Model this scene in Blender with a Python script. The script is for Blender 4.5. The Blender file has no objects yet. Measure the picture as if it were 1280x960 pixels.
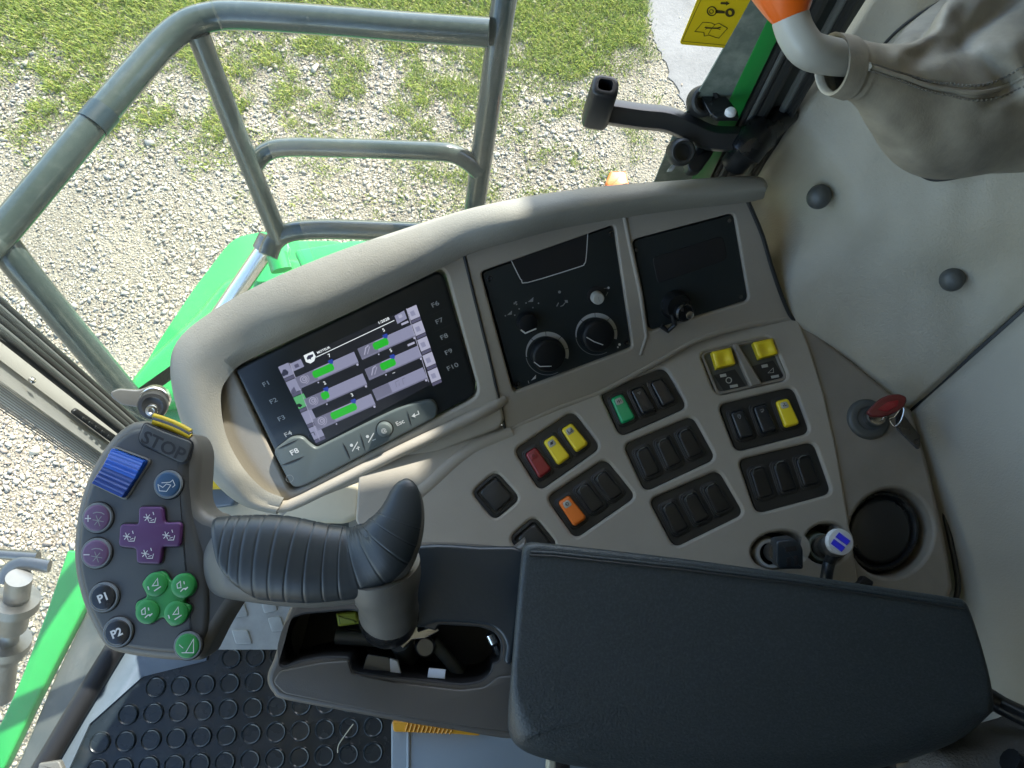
import bpy, bmesh, math, random
import numpy as np
from mathutils import Vector as V, noise
from mathutils.geometry import tessellate_polygon
random.seed(7); rng = np.random.default_rng(7)
sc = bpy.context.scene
col = sc.collection
# ------------------------------------------------------------------ camera
F = 900.0; H = 3.6
UC = V((0.0889, 0.2889, 1.0)).normalized()
YC = (V((0, 1, 0)) - UC * UC.y).normalized()
XC = YC.cross(UC)
CAM = V((0, 0, H))
def cw(v): return V((XC.dot(v), YC.dot(v), UC.dot(v)))
def ray(px, py): return cw(V(((px - 640) / F, (480 - py) / F, -1.0)))
def at(px, py, d): return CAM + ray(px, py) * d
def G(px, py, z):
    r = ray(px, py); return CAM + r * ((z - H) / r.z)
def atY(px, py, y):
    r = ray(px, py); return CAM + r * (y / r.y)
def proj(p):
    q = p - CAM
    c = XC * q.x + YC * q.y + UC * q.z
    return (640 + F * c.x / -c.z, 480 - F * c.y / -c.z)
class Plane:
    def __init__(s, p, n):
        s.p = p.copy(); s.n = n.normalized()
        if s.n.dot(CAM - p) < 0: s.n = -s.n
        a = cw(V((1, 0, 0))); s.ex = (a - s.n * a.dot(s.n)).normalized(); s.ey = s.n.cross(s.ex)
    def pt(s, px, py, h=0.0):
        r = ray(px, py); q = s.p + s.n * h
        return CAM + r * ((q - CAM).dot(s.n) / r.dot(s.n))
    def to2(s, q): d = q - s.p; return (d.dot(s.ex), d.dot(s.ey))
    def to3(s, xy, h=0.0): return s.p + s.ex * xy[0] + s.ey * xy[1] + s.n * h
    def px2(s, px, py): return s.to2(s.pt(px, py))
    def m(s, px, py): return (s.pt(px, py) - CAM).dot(cw(V((0, 0, -1)))) / F      # metres per pixel there
    def off(s, h): return Plane(s.p + s.n * h, s.n)
def PC(px, py, d, nx=0.0, ny=0.0): return Plane(at(px, py, d), cw(V((nx, ny, 1))))
def P3(a, b, c):
    A, B, C_ = at(*a), at(*b), at(*c); return Plane(A, (B - A).cross(C_ - A))
def cr(pts, k=6, closed=True):
    P = [V(p) for p in pts]; n = len(P); out = []
    rngi = range(n) if closed else range(n - 1)
    for i in rngi:
        if closed: a, b, c, d = P[i - 1], P[i], P[(i + 1) % n], P[(i + 2) % n]
        else: a, b, c, d = P[max(i - 1, 0)], P[i], P[i + 1], P[min(i + 2, n - 1)]
        for j in range(k):
            t = j / k
            out.append(0.5 * (2 * b + (c - a) * t + (2 * a - 5 * b + 4 * c - d) * t * t + (3 * b - a - 3 * c + d) * t ** 3))
    if not closed: out.append(P[-1])
    return out
def offs(p2, d):
    n = len(p2); A = sum(p2[i - 1][0] * p2[i][1] - p2[i][0] * p2[i - 1][1] for i in range(n))
    sg = 1 if A > 0 else -1; out = []
    for i in range(n):
        a, b, c = p2[i - 1], p2[i], p2[(i + 1) % n]
        e1 = V((b[0] - a[0], b[1] - a[1])); e2 = V((c[0] - b[0], c[1] - b[1]))
        if e1.length < 1e-9: e1 = e2.copy()
        if e2.length < 1e-9: e2 = e1.copy()
        e1.normalize(); e2.normalize()
        n1 = V((-e1.y, e1.x)) * sg; n2 = V((-e2.y, e2.x)) * sg
        m = n1 + n2
        if m.length < 1e-6: m = n1.copy()
        m.normalize(); k = d / max(0.5, m.dot(n1))
        out.append((b[0] + m.x * k, b[1] + m.y * k))
    return out
def roundpoly(pts, r, seg=5):
    """pixel polygon with its corners rounded (r one value or a list)"""
    P = [V(p) for p in pts]; n = len(P); out = []
    for i in range(n):
        rr = r[i] if isinstance(r, (list, tuple)) else r
        a, b, c = P[i - 1], P[i], P[(i + 1) % n]
        da, dc = (a - b), (c - b); ta = min(rr, da.length * .48); tc = min(rr, dc.length * .48)
        p, q = b + da.normalized() * ta, b + dc.normalized() * tc
        for j in range(seg + 1):
            t = j / seg; out.append((1 - t) ** 2 * p + 2 * t * (1 - t) * b + t * t * q)
    return out
# ------------------------------------------------------------------ materials
def lin(h):
    return tuple(((int(h[i:i + 2], 16) / 255 + .055) / 1.055) ** 2.4 if int(h[i:i + 2], 16) > 10 else int(h[i:i + 2], 16) / 255 / 12.92 for i in (0, 2, 4))
def mat(name, c, rough=.5, metal=0., bump=None, var=None, spec=.5, coat=0., emit=None, es=1.0, rvar=0.):
    """bump=(scale, strength, dist); var=(scale, second colour, low, high)"""
    m = bpy.data.materials.new(name); m.use_nodes = True; nt = m.node_tree; N = nt.nodes; L = nt.links
    b = N['Principled BSDF']; c = lin(c) if isinstance(c, str) else c
    b.inputs['Base Color'].default_value = (*c, 1); b.inputs['Roughness'].default_value = rough
    b.inputs['Metallic'].default_value = metal; b.inputs['Specular IOR Level'].default_value = spec
    b.inputs['Coat Weight'].default_value = coat
    tc = N.new('ShaderNodeTexCoord')
    if emit:
        e = lin(emit) if isinstance(emit, str) else emit
        b.inputs['Emission Color'].default_value = (*e, 1); b.inputs['Emission Strength'].default_value = es
    if var:
        t = N.new('ShaderNodeTexNoise'); t.inputs['Scale'].default_value = var[0]; t.inputs['Detail'].default_value = 6
        t.inputs['Roughness'].default_value = .65
        L.new(tc.outputs['Object'], t.inputs['Vector'])
        mr = N.new('ShaderNodeMapRange'); mr.inputs['From Min'].default_value = var[2]; mr.inputs['From Max'].default_value = var[3]
        L.new(t.outputs['Fac'], mr.inputs['Value'])
        mx = N.new('ShaderNodeMix'); mx.data_type = 'RGBA'; L.new(mr.outputs[0], mx.inputs['Factor'])
        mx.inputs[6].default_value = (*c, 1); c2 = lin(var[1]) if isinstance(var[1], str) else var[1]
        mx.inputs[7].default_value = (*c2, 1); L.new(mx.outputs[2], b.inputs['Base Color'])
    if rvar:
        t = N.new('ShaderNodeTexNoise'); t.inputs['Scale'].default_value = 22; t.inputs['Detail'].default_value = 5
        L.new(tc.outputs['Object'], t.inputs['Vector'])
        mr = N.new('ShaderNodeMapRange'); mr.inputs['From Min'].default_value = .3; mr.inputs['From Max'].default_value = .7
        mr.inputs['To Min'].default_value = rough - rvar; mr.inputs['To Max'].default_value = rough + rvar
        L.new(t.outputs['Fac'], mr.inputs['Value']); L.new(mr.outputs[0], b.inputs['Roughness'])
    if bump:
        t = N.new('ShaderNodeTexNoise'); t.inputs['Scale'].default_value = bump[0]; t.inputs['Detail'].default_value = 3
        L.new(tc.outputs['Object'], t.inputs['Vector'])
        bp = N.new('ShaderNodeBump'); bp.inputs['Strength'].default_value = bump[1]; bp.inputs['Distance'].default_value = bump[2]
        L.new(t.outputs['Fac'], bp.inputs['Height']); L.new(bp.outputs[0], b.inputs['Normal'])
    return m
def glass_mat(name, tint, gl=1.0, haze=0.02):
    m = bpy.data.materials.new(name); m.use_nodes = True; nt = m.node_tree; N = nt.nodes; L = nt.links
    for n in list(N): N.remove(n)
    o = N.new('ShaderNodeOutputMaterial'); t = N.new('ShaderNodeBsdfTransparent'); t.inputs[0].default_value = (*tint, 1)
    g = N.new('ShaderNodeBsdfGlossy'); g.inputs['Roughness'].default_value = .02
    f = N.new('ShaderNodeLayerWeight'); f.inputs[0].default_value = .5
    pw = N.new('ShaderNodeMath'); pw.operation = 'POWER'; pw.inputs[1].default_value = 5.0; L.new(f.outputs['Facing'], pw.inputs[0])
    mm = N.new('ShaderNodeMath'); mm.operation = 'MULTIPLY_ADD'; mm.inputs[1].default_value = gl * .45; mm.inputs[2].default_value = gl * .03
    L.new(pw.outputs[0], mm.inputs[0])
    mx = N.new('ShaderNodeMixShader'); L.new(mm.outputs[0], mx.inputs[0]); L.new(t.outputs[0], mx.inputs[1]); L.new(g.outputs[0], mx.inputs[2])
    # dusty specks, over an even pale veil that imitates light haze
    d = N.new('ShaderNodeBsdfDiffuse'); d.inputs[0].default_value = (.6, .6, .55, 1)
    tc = N.new('ShaderNodeTexCoord'); nz = N.new('ShaderNodeTexNoise'); nz.inputs['Scale'].default_value = 260; nz.inputs['Detail'].default_value = 2
    L.new(tc.outputs['Object'], nz.inputs['Vector'])
    mr = N.new('ShaderNodeMapRange'); mr.inputs['From Min'].default_value = .63; mr.inputs['From Max'].default_value = .78
    mr.inputs['To Min'].default_value = haze; mr.inputs['To Max'].default_value = .28
    L.new(nz.outputs['Fac'], mr.inputs['Value'])
    m2 = N.new('ShaderNodeMixShader'); L.new(mr.outputs[0], m2.inputs[0]); L.new(mx.outputs[0], m2.inputs[1]); L.new(d.outputs[0], m2.inputs[2])
    L.new(m2.outputs[0], o.inputs[0]); return m
BEIGE = (.40, .375, .325)
M = dict(
 hood=mat('hood_plastic', (.265, .255, .215), .5, bump=(620, .5, .0007), var=(9, (.225, .215, .178), .4, .7)),
 beige=mat('console_plastic', (.36, .325, .270), .5, bump=(700, .4, .0004), var=(8, (.32, .288, .235), .35, .7)),
 shelf=mat('shelf_plastic', (.265, .235, .192), .55, bump=(700, .4, .0004), var=(12, (.21, .186, .15), .35, .7)),
 vinyl=mat('grey_vinyl', (.40, .372, .295), .46, bump=(500, .6, .0008), var=(5, (.335, .31, .24), .35, .7)),
 vinyl2=mat('pale_vinyl', (.35, .33, .275), .55, bump=(500, .5, .0006), var=(5, (.31, .29, .24), .35, .7)),
 leather=mat('gaiter_leather', (.40, .37, .295), .55, bump=(500, .35, .0006), var=(14, (.21, .2, .17), .35, .7)),
 stitch=mat('stitching', (.2, .19, .16), .7),
 cream=mat('cream_plastic', (.55, .50, .36), .5, var=(10, (.48, .43, .31), .4, .7)),
 black=mat('black_plastic', (.017, .018, .019), .38, bump=(900, .2, .0003)),
 satin=mat('satin_black', (.009, .010, .011), .28, rvar=.06),
 deep=mat('deep_black', (.010, .010, .011), .6), dialm=mat('dial_black', (.007, .008, .009), .5, spec=.3), arc=mat('dial_scale', (.40, .41, .41), .6),
 pad=mat('armrest_skin', (.023, .031, .035), .46, bump=(520, .6, .0010), var=(420, (.036, .046, .050), .46, .66), rvar=.06),
 tray=mat('tray_plastic', (.082, .076, .068), .42, bump=(800, .25, .0004), rvar=.05),
 traysky=mat('tray_sky_sheen_plastic', (.020, .028, .035), .34, bump=(260, .3, .0006), rvar=.05),  # darker bluish copy of the tray plastic, its blue imitating sky sheen
 joy=mat('handle_plastic', (.052, .055, .055), .48, bump=(600, .25, .0003)),
 joytrim=mat('handle_trim_plastic', (.115, .112, .100), .48, bump=(600, .25, .0003)),
 rubber=mat('grip_rubber', (.022, .029, .034), .40, rvar=.05),
 panel=mat('panel_black', (.019, .025, .026), .36, rvar=.04),
 glassblk=mat('screen_glass', (.012, .015, .016), .3),
 keygrey=mat('key_membrane', (.09, .108, .106), .45, rvar=.06),
 mark=mat('white_print', (.62, .62, .6), .6), markdim=mat('grey_print', (.26, .27, .27), .6), markmid=mat('dim_white_print', (.33, .34, .34), .6), markblk=mat('black_print', (.01, .01, .01), .6),
 red=mat('red_switch', (.24, .010, .016), .3, coat=.3), yellow=mat('yellow_switch', (.86, .66, .02), .35, coat=.3),
 orange=mat('orange_switch', (.78, .17, .012), .35, coat=.3), green=mat('green_switch', (.012, .37, .135), .35, coat=.3),
 rocker=mat('black_switch', (.014, .017, .021), .25, rvar=.05), blank=mat('blank_switch', (.009, .0095, .0105), .36),
 lens=mat('indicator_lens', (.42, .42, .38), .3),
 bblue=mat('blue_button', (.012, .10, .50), .35, coat=.3), bblue2=mat('deep_blue_button', (.008, .045, .24), .4),
 navy=mat('navy_button', (.018, .062, .13), .4), purple=mat('purple_button', (.085, .028, .105), .42), purple2=mat('pale_purple_button', (.12, .06, .13), .45),
 bgreen=mat('green_button', (.018, .22, .045), .42), ring=mat('button_ring', (.17, .19, .20), .45),
 gold=mat('yellow_band', (.62, .44, .01), .4), chrome=mat('bright_metal', (.62, .62, .60), .25, 1.0), steel=mat('dull_steel', (.17, .17, .165), .4, 1.0, rvar=.08),
 rail=mat('rail_paint', (.040, .056, .050), .24, coat=.3, bump=(60, .05, .002), var=(75, (.062, .08, .07), .5, .75)),
 tape=mat('dark_band', (.02, .036, .042), .35),
 vgreen=mat('green_paint', (.022, .29, .058), .38, coat=.2, var=(7, (.019, .25, .05), .4, .7)),
 vgreen2=mat('deep_green_paint', (.02, .30, .07), .4, coat=.3),
 seal=mat('rubber_seal', (.018, .02, .02), .5), sealgrey=mat('grey_seal', (.12, .13, .125), .45),
 pillar=mat('pillar_panel', (.06, .07, .065), .3, var=(6, (.10, .10, .085), .4, .65)),
 dusty=mat('dusty_frit', (.15, .19, .165), .6, var=(38, (.30, .34, .29), .45, .7)),
 apillar=mat('pillar_cover', (.50, .50, .46), .5, bump=(700, .3, .0004)),
 sill=mat('pale_sill', (.13, .165, .20), .3, var=(6, (.09, .115, .14), .4, .7)),
 orangep=mat('orange_knob', (.80, .14, .012), .3, coat=.4), rod=mat('rod_paint', (.40, .41, .38), .35),
 amber=mat('amber_lens', (.78, .15, .01), .25, coat=.5), amber2=mat('amber_strip', (.66, .30, .02), .3), sticker=mat('sticker_yellow', (.78, .58, .01), .45), stickink=mat('sticker_ink', (.06, .045, .01), .6),
 keyred=mat('key_red', (.13, .018, .016), .4), socket=mat('socket_metal', (.25, .26, .26), .35, .8),
 white=mat('white_plastic', (.70, .72, .72), .35), armblk=mat('latch_black', (.028, .031, .034), .3), usb=mat('usb_slot', (.02, .02, .25), .3), usbblk=mat('charger_black', (.02, .028, .035), .35),
 mat_=mat('floor_rubber', (.014, .020, .024), .27, var=(7, (.06, .052, .04), .55, .85), rvar=.08),
 tread=mat('tread_plate', (.33, .33, .30), .45, 0, var=(30, (.26, .26, .235), .4, .7)),
 greypanel=mat('grey_panel', (.28, .32, .34), .45), fabric=mat('seat_fabric', (.11, .11, .105), .9, bump=(450, .8, .002)),
 mesh=mat('perforated_grey', (.26, .25, .22), .6), buckle=mat('buckle_red', (.35, .02, .02), .4), lime=mat('lime_plastic', (.30, .34, .03), .5),
 knobgrey=mat('plug_grey', (.075, .08, .075), .45), roofm=mat('roof_lining', (.65, .63, .58), .8), foil=mat('clear_bag', (.10, .10, .095), .2, coat=.5),
 paper=mat('white_label', (.60, .68, .78), .5))
# ------------------------------------------------------------------ mesh builder
class MB:
    def __init__(s): s.v = []; s.f = []; s.fm = []; s.fs = []; s.mats = []
    def mi(s, m):
        m = M[m] if isinstance(m, str) else m
        if m not in s.mats: s.mats.append(m)
        return s.mats.index(m)
    def add(s, vs, fs, m, smooth=False):
        o = len(s.v); s.v += [V(v) for v in vs]; k = s.mi(m)
        for f in fs: s.f.append([i + o for i in f]); s.fm.append(k); s.fs.append(smooth)
    def poly(s, pts, m): s.add(pts, [list(range(len(pts)))], m)
    def rings(s, R, m, cap0=False, cap1=False, smooth=True, closed=True, capm=None):
        n = len(R[0]); vs = [p for r in R for p in r]; fs = []
        for i in range(len(R) - 1):
            for j in range(n if closed else n - 1):
                k = (j + 1) % n; fs.append([i * n + j, i * n + k, (i + 1) * n + k, (i + 1) * n + j])
        o = len(s.v); s.add(vs, fs, m, smooth)
        kk = s.mi(capm or m)
        if cap0: s.f.append([o + j for j in range(n)][::-1]); s.fm.append(kk); s.fs.append(False)
        if cap1: s.f.append([o + (len(R) - 1) * n + j for j in range(n)]); s.fm.append(kk); s.fs.append(False)
    def tube(s, path, r, m, n=16, caps=True, flat=1.0, ref=None):
        """round tube along 3D points; r a number or a list"""
        P = [V(p) for p in path]; R = []; a = None
        for i, p in enumerate(P):
            t = (P[min(i + 1, len(P) - 1)] - P[max(i - 1, 0)]).normalized()
            if a is None:
                a = V(ref) if ref is not None else (V((0, 0, 1)) if abs(t.z) < .9 else V((1, 0, 0)))
            a = (a - t * a.dot(t)).normalized(); b = t.cross(a); rr = r[i] if isinstance(r, (list, tuple)) else r
            R.append([p + a * (math.cos(6.28318530718 * j / n) * rr * flat) + b * (math.sin(6.28318530718 * j / n) * rr) for j in range(n)])
        s.rings(R, m, caps, caps)
    def solid(s, out, pl, depth, r, m, off=0.0, seg=4, cap=True, capm=None, back=False):
        """outline (pixels) turned into a body of this depth on plane pl, its front edge rounded by r"""
        p2 = [pl.px2(p[0], p[1]) for p in out]
        s.solid2(p2, pl, depth, r, m, off, seg, cap, capm, back)
    def solid2(s, p2, pl, depth, r, m, off=0.0, seg=4, cap=True, capm=None, back=False, crown=0.0):
        R = [[pl.to3(q, off - depth) for q in p2]]
        for i in range(seg + 1):
            a = math.pi / 2 * i / seg
            R.append([pl.to3(q, off - r * (1 - math.sin(a))) for q in offs(p2, r * (1 - math.cos(a)))])
        if crown:
            cx = sum(q[0] for q in p2) / len(p2); cy = sum(q[1] for q in p2) / len(p2); last = offs(p2, r)
            for k in range(1, 7):
                f = 1 - k / 6; f2 = max(f, .02)
                R.append([pl.to3((cx + (q[0] - cx) * f2, cy + (q[1] - cy) * f2), off + crown * (1 - f ** 2)) for q in last])
        s.rings(R, m, back, cap, capm=capm)
    def plate(s, out, holes, pl, thick, m, off=0.0, ch=.0012, r=.002, wallm=None):
        """flat panel with holes whose rims are softly rolled"""
        o2 = [pl.px2(*p) for p in out]; h2 = [[pl.px2(*p) for p in h] for h in holes]
        oi = offs(o2, r); he = [offs(h, -ch) for h in h2]
        loops = [[V((x, y, 0)) for x, y in L] for L in [oi] + he]
        tris = tessellate_polygon(loops); flat = [q for L in [oi] + he for q in L]
        s.add([pl.to3(q, off) for q in flat], [list(t) for t in tris], m)
        R = [[pl.to3(q, off - thick) for q in o2]]
        for i in range(5):
            a = math.pi / 2 * i / 4; R.append([pl.to3(q, off - r * (1 - math.sin(a))) for q in offs(o2, r * (1 - math.cos(a)))])
        s.rings(R, m)
        for h in h2:
            R = []
            for i in range(4):
                a = math.pi / 2 * i / 3
                R.append([pl.to3(q, off - ch * (1 - math.cos(a))) for q in offs(h, -ch * (1 - math.sin(a)))])
            R.append([pl.to3(q, off - thick) for q in h]); s.rings(R, wallm or m)
    def disc(s, px, py, rpx, pl, prof, m, n=32, capm=None, off=0.0, ex=1.0):
        c = pl.px2(px, py); k = pl.m(px, py) * rpx
        R = [[pl.to3((c[0] + math.cos(6.28318530718 * j / n) * k * q * ex, c[1] + math.sin(6.28318530718 * j / n) * k * q), off + h) for j in range(n)] for q, h in prof]
        s.rings(R, m, False, True, capm=capm)
    # flat print on a plane
    def ink(s, pts, pl, m, off): s.poly([pl.pt(p[0], p[1], off) for p in pts], m)
    def line(s, pts, pl, w, m, off):
        p2 = [V(pl.px2(*p)) for p in pts]; k = pl.m(*pts[0]) * w / 2; A = []; B = []
        n = len(p2); cl = n > 2 and (p2[0] - p2[-1]).length < 1e-7
        if cl: p2 = p2[:-1]; n -= 1
        for i in range(n):
            a = p2[i - 1] if (cl or i > 0) else p2[i]; c = p2[(i + 1) % n] if (cl or i < n - 1) else p2[i]
            e1 = (p2[i] - a); e2 = (c - p2[i])
            if e1.length < 1e-9: e1 = e2
            if e2.length < 1e-9: e2 = e1
            e1 = e1.normalized(); e2 = e2.normalized(); m1 = V((-e1.y, e1.x)); mm = m1 + V((-e2.y, e2.x))
            if mm.length < .3: mm = m1
            mm = mm.normalized(); q = k / max(.5, mm.dot(m1)); A.append(p2[i] + mm * q); B.append(p2[i] - mm * q)
        fs = [[i, (i + 1) % n, n + (i + 1) % n, n + i] for i in range(n if cl else n - 1)]
        s.add([pl.to3(q, off) for q in A + B], fs, m)
    def circ(s, cx, cy, r, pl, w, m, off, a0=0, a1=360, n=20):
        s.line([(cx + r * math.cos(math.radians(a0 + (a1 - a0) * i / n)), cy - r * math.sin(math.radians(a0 + (a1 - a0) * i / n))) for i in range(n + (1 if a1 - a0 < 360 else 0))] + ([(cx + r * math.cos(math.radians(a0)), cy - r * math.sin(math.radians(a0)))] if a1 - a0 >= 360 else []), pl, w, m, off)
    def dot(s, cx, cy, r, pl, m, off, n=12): s.ink([(cx + r * math.cos(6.2832 * i / n), cy + r * math.sin(6.2832 * i / n)) for i in range(n)], pl, m, off)
    def text(s, body, pl, cx, cy, dx, dy, hpx, m, off, bold=.0, sx=1.0):
        vs, fs = text2d(body, bold); o = V(pl.px2(cx, cy)); e = (V(pl.px2(cx + dx, cy + dy)) - o).normalized(); f = V((-e.y, e.x))
        k = pl.m(cx, cy) * hpx / .7
        x0 = (min(v[0] for v in vs) + max(v[0] for v in vs)) / 2; y0 = (min(v[1] for v in vs) + max(v[1] for v in vs)) / 2
        s.add([pl.to3(o + e * ((v[0] - x0) * k * sx) + f * ((v[1] - y0) * k), off) for v in vs], fs, m)
    def build(s, name, parent=None, loc=None, bevel=0.0, angle=38):
        me = bpy.data.meshes.new(name)
        base = WL[parent.name] if parent else (loc if loc is not None else V((0, 0, 0)))
        me.from_pydata([v - base for v in s.v], [], s.f); me.update()
        for m in s.mats: me.materials.append(m)
        me.polygons.foreach_set('material_index', s.fm); me.polygons.foreach_set('use_smooth', s.fs)
        bm = bmesh.new(); bm.from_mesh(me); bmesh.ops.recalc_face_normals(bm, faces=bm.faces)
        if bevel: bmesh.ops.bevel(bm, geom=bm.edges[:], offset=bevel, segments=2, profile=.6, affect='EDGES', clamp_overlap=True)
        bm.to_mesh(me); bm.free()
        me.set_sharp_from_angle(angle=math.radians(angle))
        o = bpy.data.objects.new(name, me); col.objects.link(o)
        if parent: o.parent = parent
        else: o.location = base
        WL[o.name] = base.copy(); return o
WL = {}
_t = {}
def text2d(body, bold=0.0):
    k = (body, bold)
    if k not in _t:
        cu = bpy.data.curves.new('t', 'FONT'); cu.body = body; cu.offset = bold; cu.resolution_u = 3
        ob = bpy.data.objects.new('t', cu); col.objects.link(ob); dg = bpy.context.evaluated_depsgraph_get()
        me = ob.evaluated_get(dg).to_mesh(); _t[k] = ([tuple(v.co) for v in me.vertices], [list(p.vertices) for p in me.polygons])
        bpy.data.objects.remove(ob); bpy.data.curves.remove(cu)
    return _t[k]
def thing(name, label, cat, loc, group=None):
    o = bpy.data.objects.new(name, None); o.empty_display_size = .02; col.objects.link(o); o.location = loc
    o['label'] = label; o['category'] = cat
    if group: o['group'] = group
    WL[o.name] = V(loc); return o
def tag(o, label, cat, group=None):
    o['label'] = label; o['category'] = cat
    if group: o['group'] = group
    return o
def lab(o, l): o['label'] = l; return o
def struct(o, kind='structure'): o['kind'] = kind; return o
def boxpts(a, b):
    return [V((x, y, z)) for z in (a[2], b[2]) for y in (a[1], b[1]) for x in (a[0], b[0])]
BOXF = [[0, 2, 3, 1], [4, 5, 7, 6], [0, 1, 5, 4], [2, 6, 7, 3], [0, 4, 6, 2], [1, 3, 7, 5]]
def slab(mb, pts, n, m):
    """polygon of 3D points given thickness vector n"""
    q = [p + n for p in pts]; k = len(pts)
    mb.add(pts + q, [list(range(k)), [k + i for i in range(k)][::-1]] + [[i, (i + 1) % k, k + (i + 1) % k, k + i] for i in range(k)], m)
# ------------------------------------------------------------------ ground, gravel, grass
def ground_mat():
    m = bpy.data.materials.new('gravel_ground'); m.use_nodes = True; nt = m.node_tree; N = nt.nodes; L = nt.links
    b = N['Principled BSDF']; b.inputs['Roughness'].default_value = .9; b.inputs['Specular IOR Level'].default_value = .2
    tc = N.new('ShaderNodeTexCoord')
    vo = N.new('ShaderNodeTexVoronoi'); vo.inputs['Scale'].default_value = 75; L.new(tc.outputs['Object'], vo.inputs['Vector'])
    nz = N.new('ShaderNodeTexNoise'); nz.inputs['Scale'].default_value = 1.6; nz.inputs['Detail'].default_value = 8; L.new(tc.outputs['Object'], nz.inputs['Vector'])
    r1 = N.new('ShaderNodeValToRGB'); r1.color_ramp.elements[0].color = (.17, .15, .105, 1); r1.color_ramp.elements[1].color = (.27, .24, .17, 1)
    r1.color_ramp.elements[0].position = .35; r1.color_ramp.elements[1].position = .62; L.new(nz.outputs['Fac'], r1.inputs['Fac'])
    hs = N.new('ShaderNodeMix'); hs.data_type = 'RGBA'; hs.blend_type = 'MULTIPLY'; hs.inputs['Factor'].default_value = .5
    bw = N.new('ShaderNodeRGBToBW'); L.new(vo.outputs['Color'], bw.inputs[0])
    r2 = N.new('ShaderNodeMapRange'); r2.inputs['To Min'].default_value = .45; r2.inputs['To Max'].default_value = 1.25; L.new(bw.outputs[0], r2.inputs[0])
    L.new(r1.outputs[0], hs.inputs[6]); L.new(r2.outputs[0], hs.inputs[7]); L.new(hs.outputs[2], b.inputs['Base Color'])
    bp = N.new('ShaderNodeBump'); bp.inputs['Strength'].default_value = .9; bp.inputs['Distance'].default_value = .01; bp.invert = True
    L.new(vo.outputs['Distance'], bp.inputs['Height']); L.new(bp.outputs[0], b.inputs['Normal']); return m
mb = MB(); s = 45
mb.add([V((-s, -s, 0)), V((s, -s, 0)), V((s, s, 0)), V((-s, s, 0))], [[0, 1, 2, 3]], ground_mat())
struct(mb.build('ground'))
PAD = [G(np.interp(y_, [-60, 20, 92, 150, 250], [802, 810, 838, 868, 930]) + rng.normal(0, 2.2), y_, .006) for y_ in np.arange(-60, 251, 6.0)] + [G(*p, .006) for p in [(1400, 250), (1400, -60)]]
mb = MB(); conc = mat('pale_concrete', (.17, .166, .15), .85, bump=(60, .5, .006), var=(3.5, (.12, .117, .105), .4, .68))
mb.poly(PAD, conc); struct(mb.build('pavement'))
def fbm(p, sc_):
    return noise.fractal(V((p[0] * sc_, p[1] * sc_, 3.1)), 1.0, 2.0, 4)
def sstep(a, b, x):
    t = max(0, min(1, (x - a) / (b - a))); return t * t * (3 - 2 * t)
def grass_density(p):
    x, y = proj(V((p[0], p[1], 0)))
    n = fbm(p, 1.7) * 70 + fbm(p, 6.0) * 45
    if x < 660:
        lush = sstep(100, 25, y + n * .8)
        sparse = .8 * sstep(290, 120, y + n * 1.2) * sstep(-.26, .04, fbm(p, 3.6))
        if x < 230: sparse *= sstep(240, 120, y + n * .6)
    else:
        lush = sstep(140, 70, y + n * .6 + max(0, x - 700) * .35) * sstep(822, 795, x + n * .15)
        sparse = .7 * sstep(270, 150, y + n) * (1 if fbm(p, 5.0) > .10 else .04) * sstep(840, 790, x)
    hole = .35 + .65 * sstep(-.30, .02, fbm(p, 9.0))
    return max(lush * (.55 + .45 * hole), sparse * hole)
def inside_pad(p):
    q = proj(V((p[0], p[1], .03)));
    ex = np.interp(q[1], [-60, 20, 92, 150, 250], [806, 812, 838, 868, 930]); return q[0] > ex + 2 and rng.random() < .93
def visible(p):
    q = proj(V((p[0], p[1], 0))); return -300 < q[0] < 980 and -170 < q[1] < 1000
# angular stones
bm = bmesh.new(); bmesh.ops.create_icosphere(bm, subdivisions=1, radius=1.0)
iv = np.array([v.co[:] for v in bm.verts]); ifc = np.array([[v.index for v in f.verts] for f in bm.faces]); bm.free()
NV = len(iv)
protos = []
for k in range(24):
    a = iv.copy()
    for c in range(10):                       # planar cuts give broken-stone facets
        n = rng.normal(size=3); n /= np.linalg.norm(n); d = rng.uniform(.34, .72)
        t = a @ n; a -= np.outer(np.maximum(t - d, 0), n)
    a *= rng.uniform(.65, 1.2, size=3) * np.array([1.25, .95, .5]); protos.append(a)
VS, FS, CI = [], [], []; cnt = 0
for i in range(275000):
    x = rng.uniform(-4.6, 2.6); y = rng.uniform(-1.6, 5.4)
    if not visible((x, y)) or inside_pad((x, y)): continue
    g = grass_density((x, y)) if y > .8 else 0
    if rng.random() < g * .55: continue
    px_, py_ = proj(V((x, y, 0)))
    big = 1.0
    fine = sstep(.0, .35, fbm((x, y), .9)) if px_ < 330 else (.9 if px_ > 760 else .15 * sstep(0, .3, fbm((x, y), 1.2)))
    r = min(.020, .0074 * math.exp(rng.normal(0, .52))) * (1 - .45 * fine)
    if rng.random() < .010: r *= 1.6
    a = protos[rng.integers(24)] * r; th = rng.uniform(0, 6.283); tl = rng.normal(0, .38)
    ct, st = math.cos(th), math.sin(th); c2, s2 = math.cos(tl), math.sin(tl)
    Rm = np.array([[ct, -st * c2, st * s2], [st, ct * c2, -ct * s2], [0, s2, c2]])
    a = a @ Rm.T + np.array([x, y, r * rng.uniform(.1, .45)])
    VS.append(a); FS.append(ifc + cnt * NV); CI.append(rng.choice(4, p=[.36, .34, .2, .1])); cnt += 1
tv = np.array([[1, 0, 0], [-1, 0, 0], [0, 1, 0], [0, -1, 0], [0, 0, .7], [0, 0, -.7]], float); tf = np.array([[0, 2, 4], [2, 1, 4], [1, 3, 4], [3, 0, 4]])
TV, TF, TI = [], [], []
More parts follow.
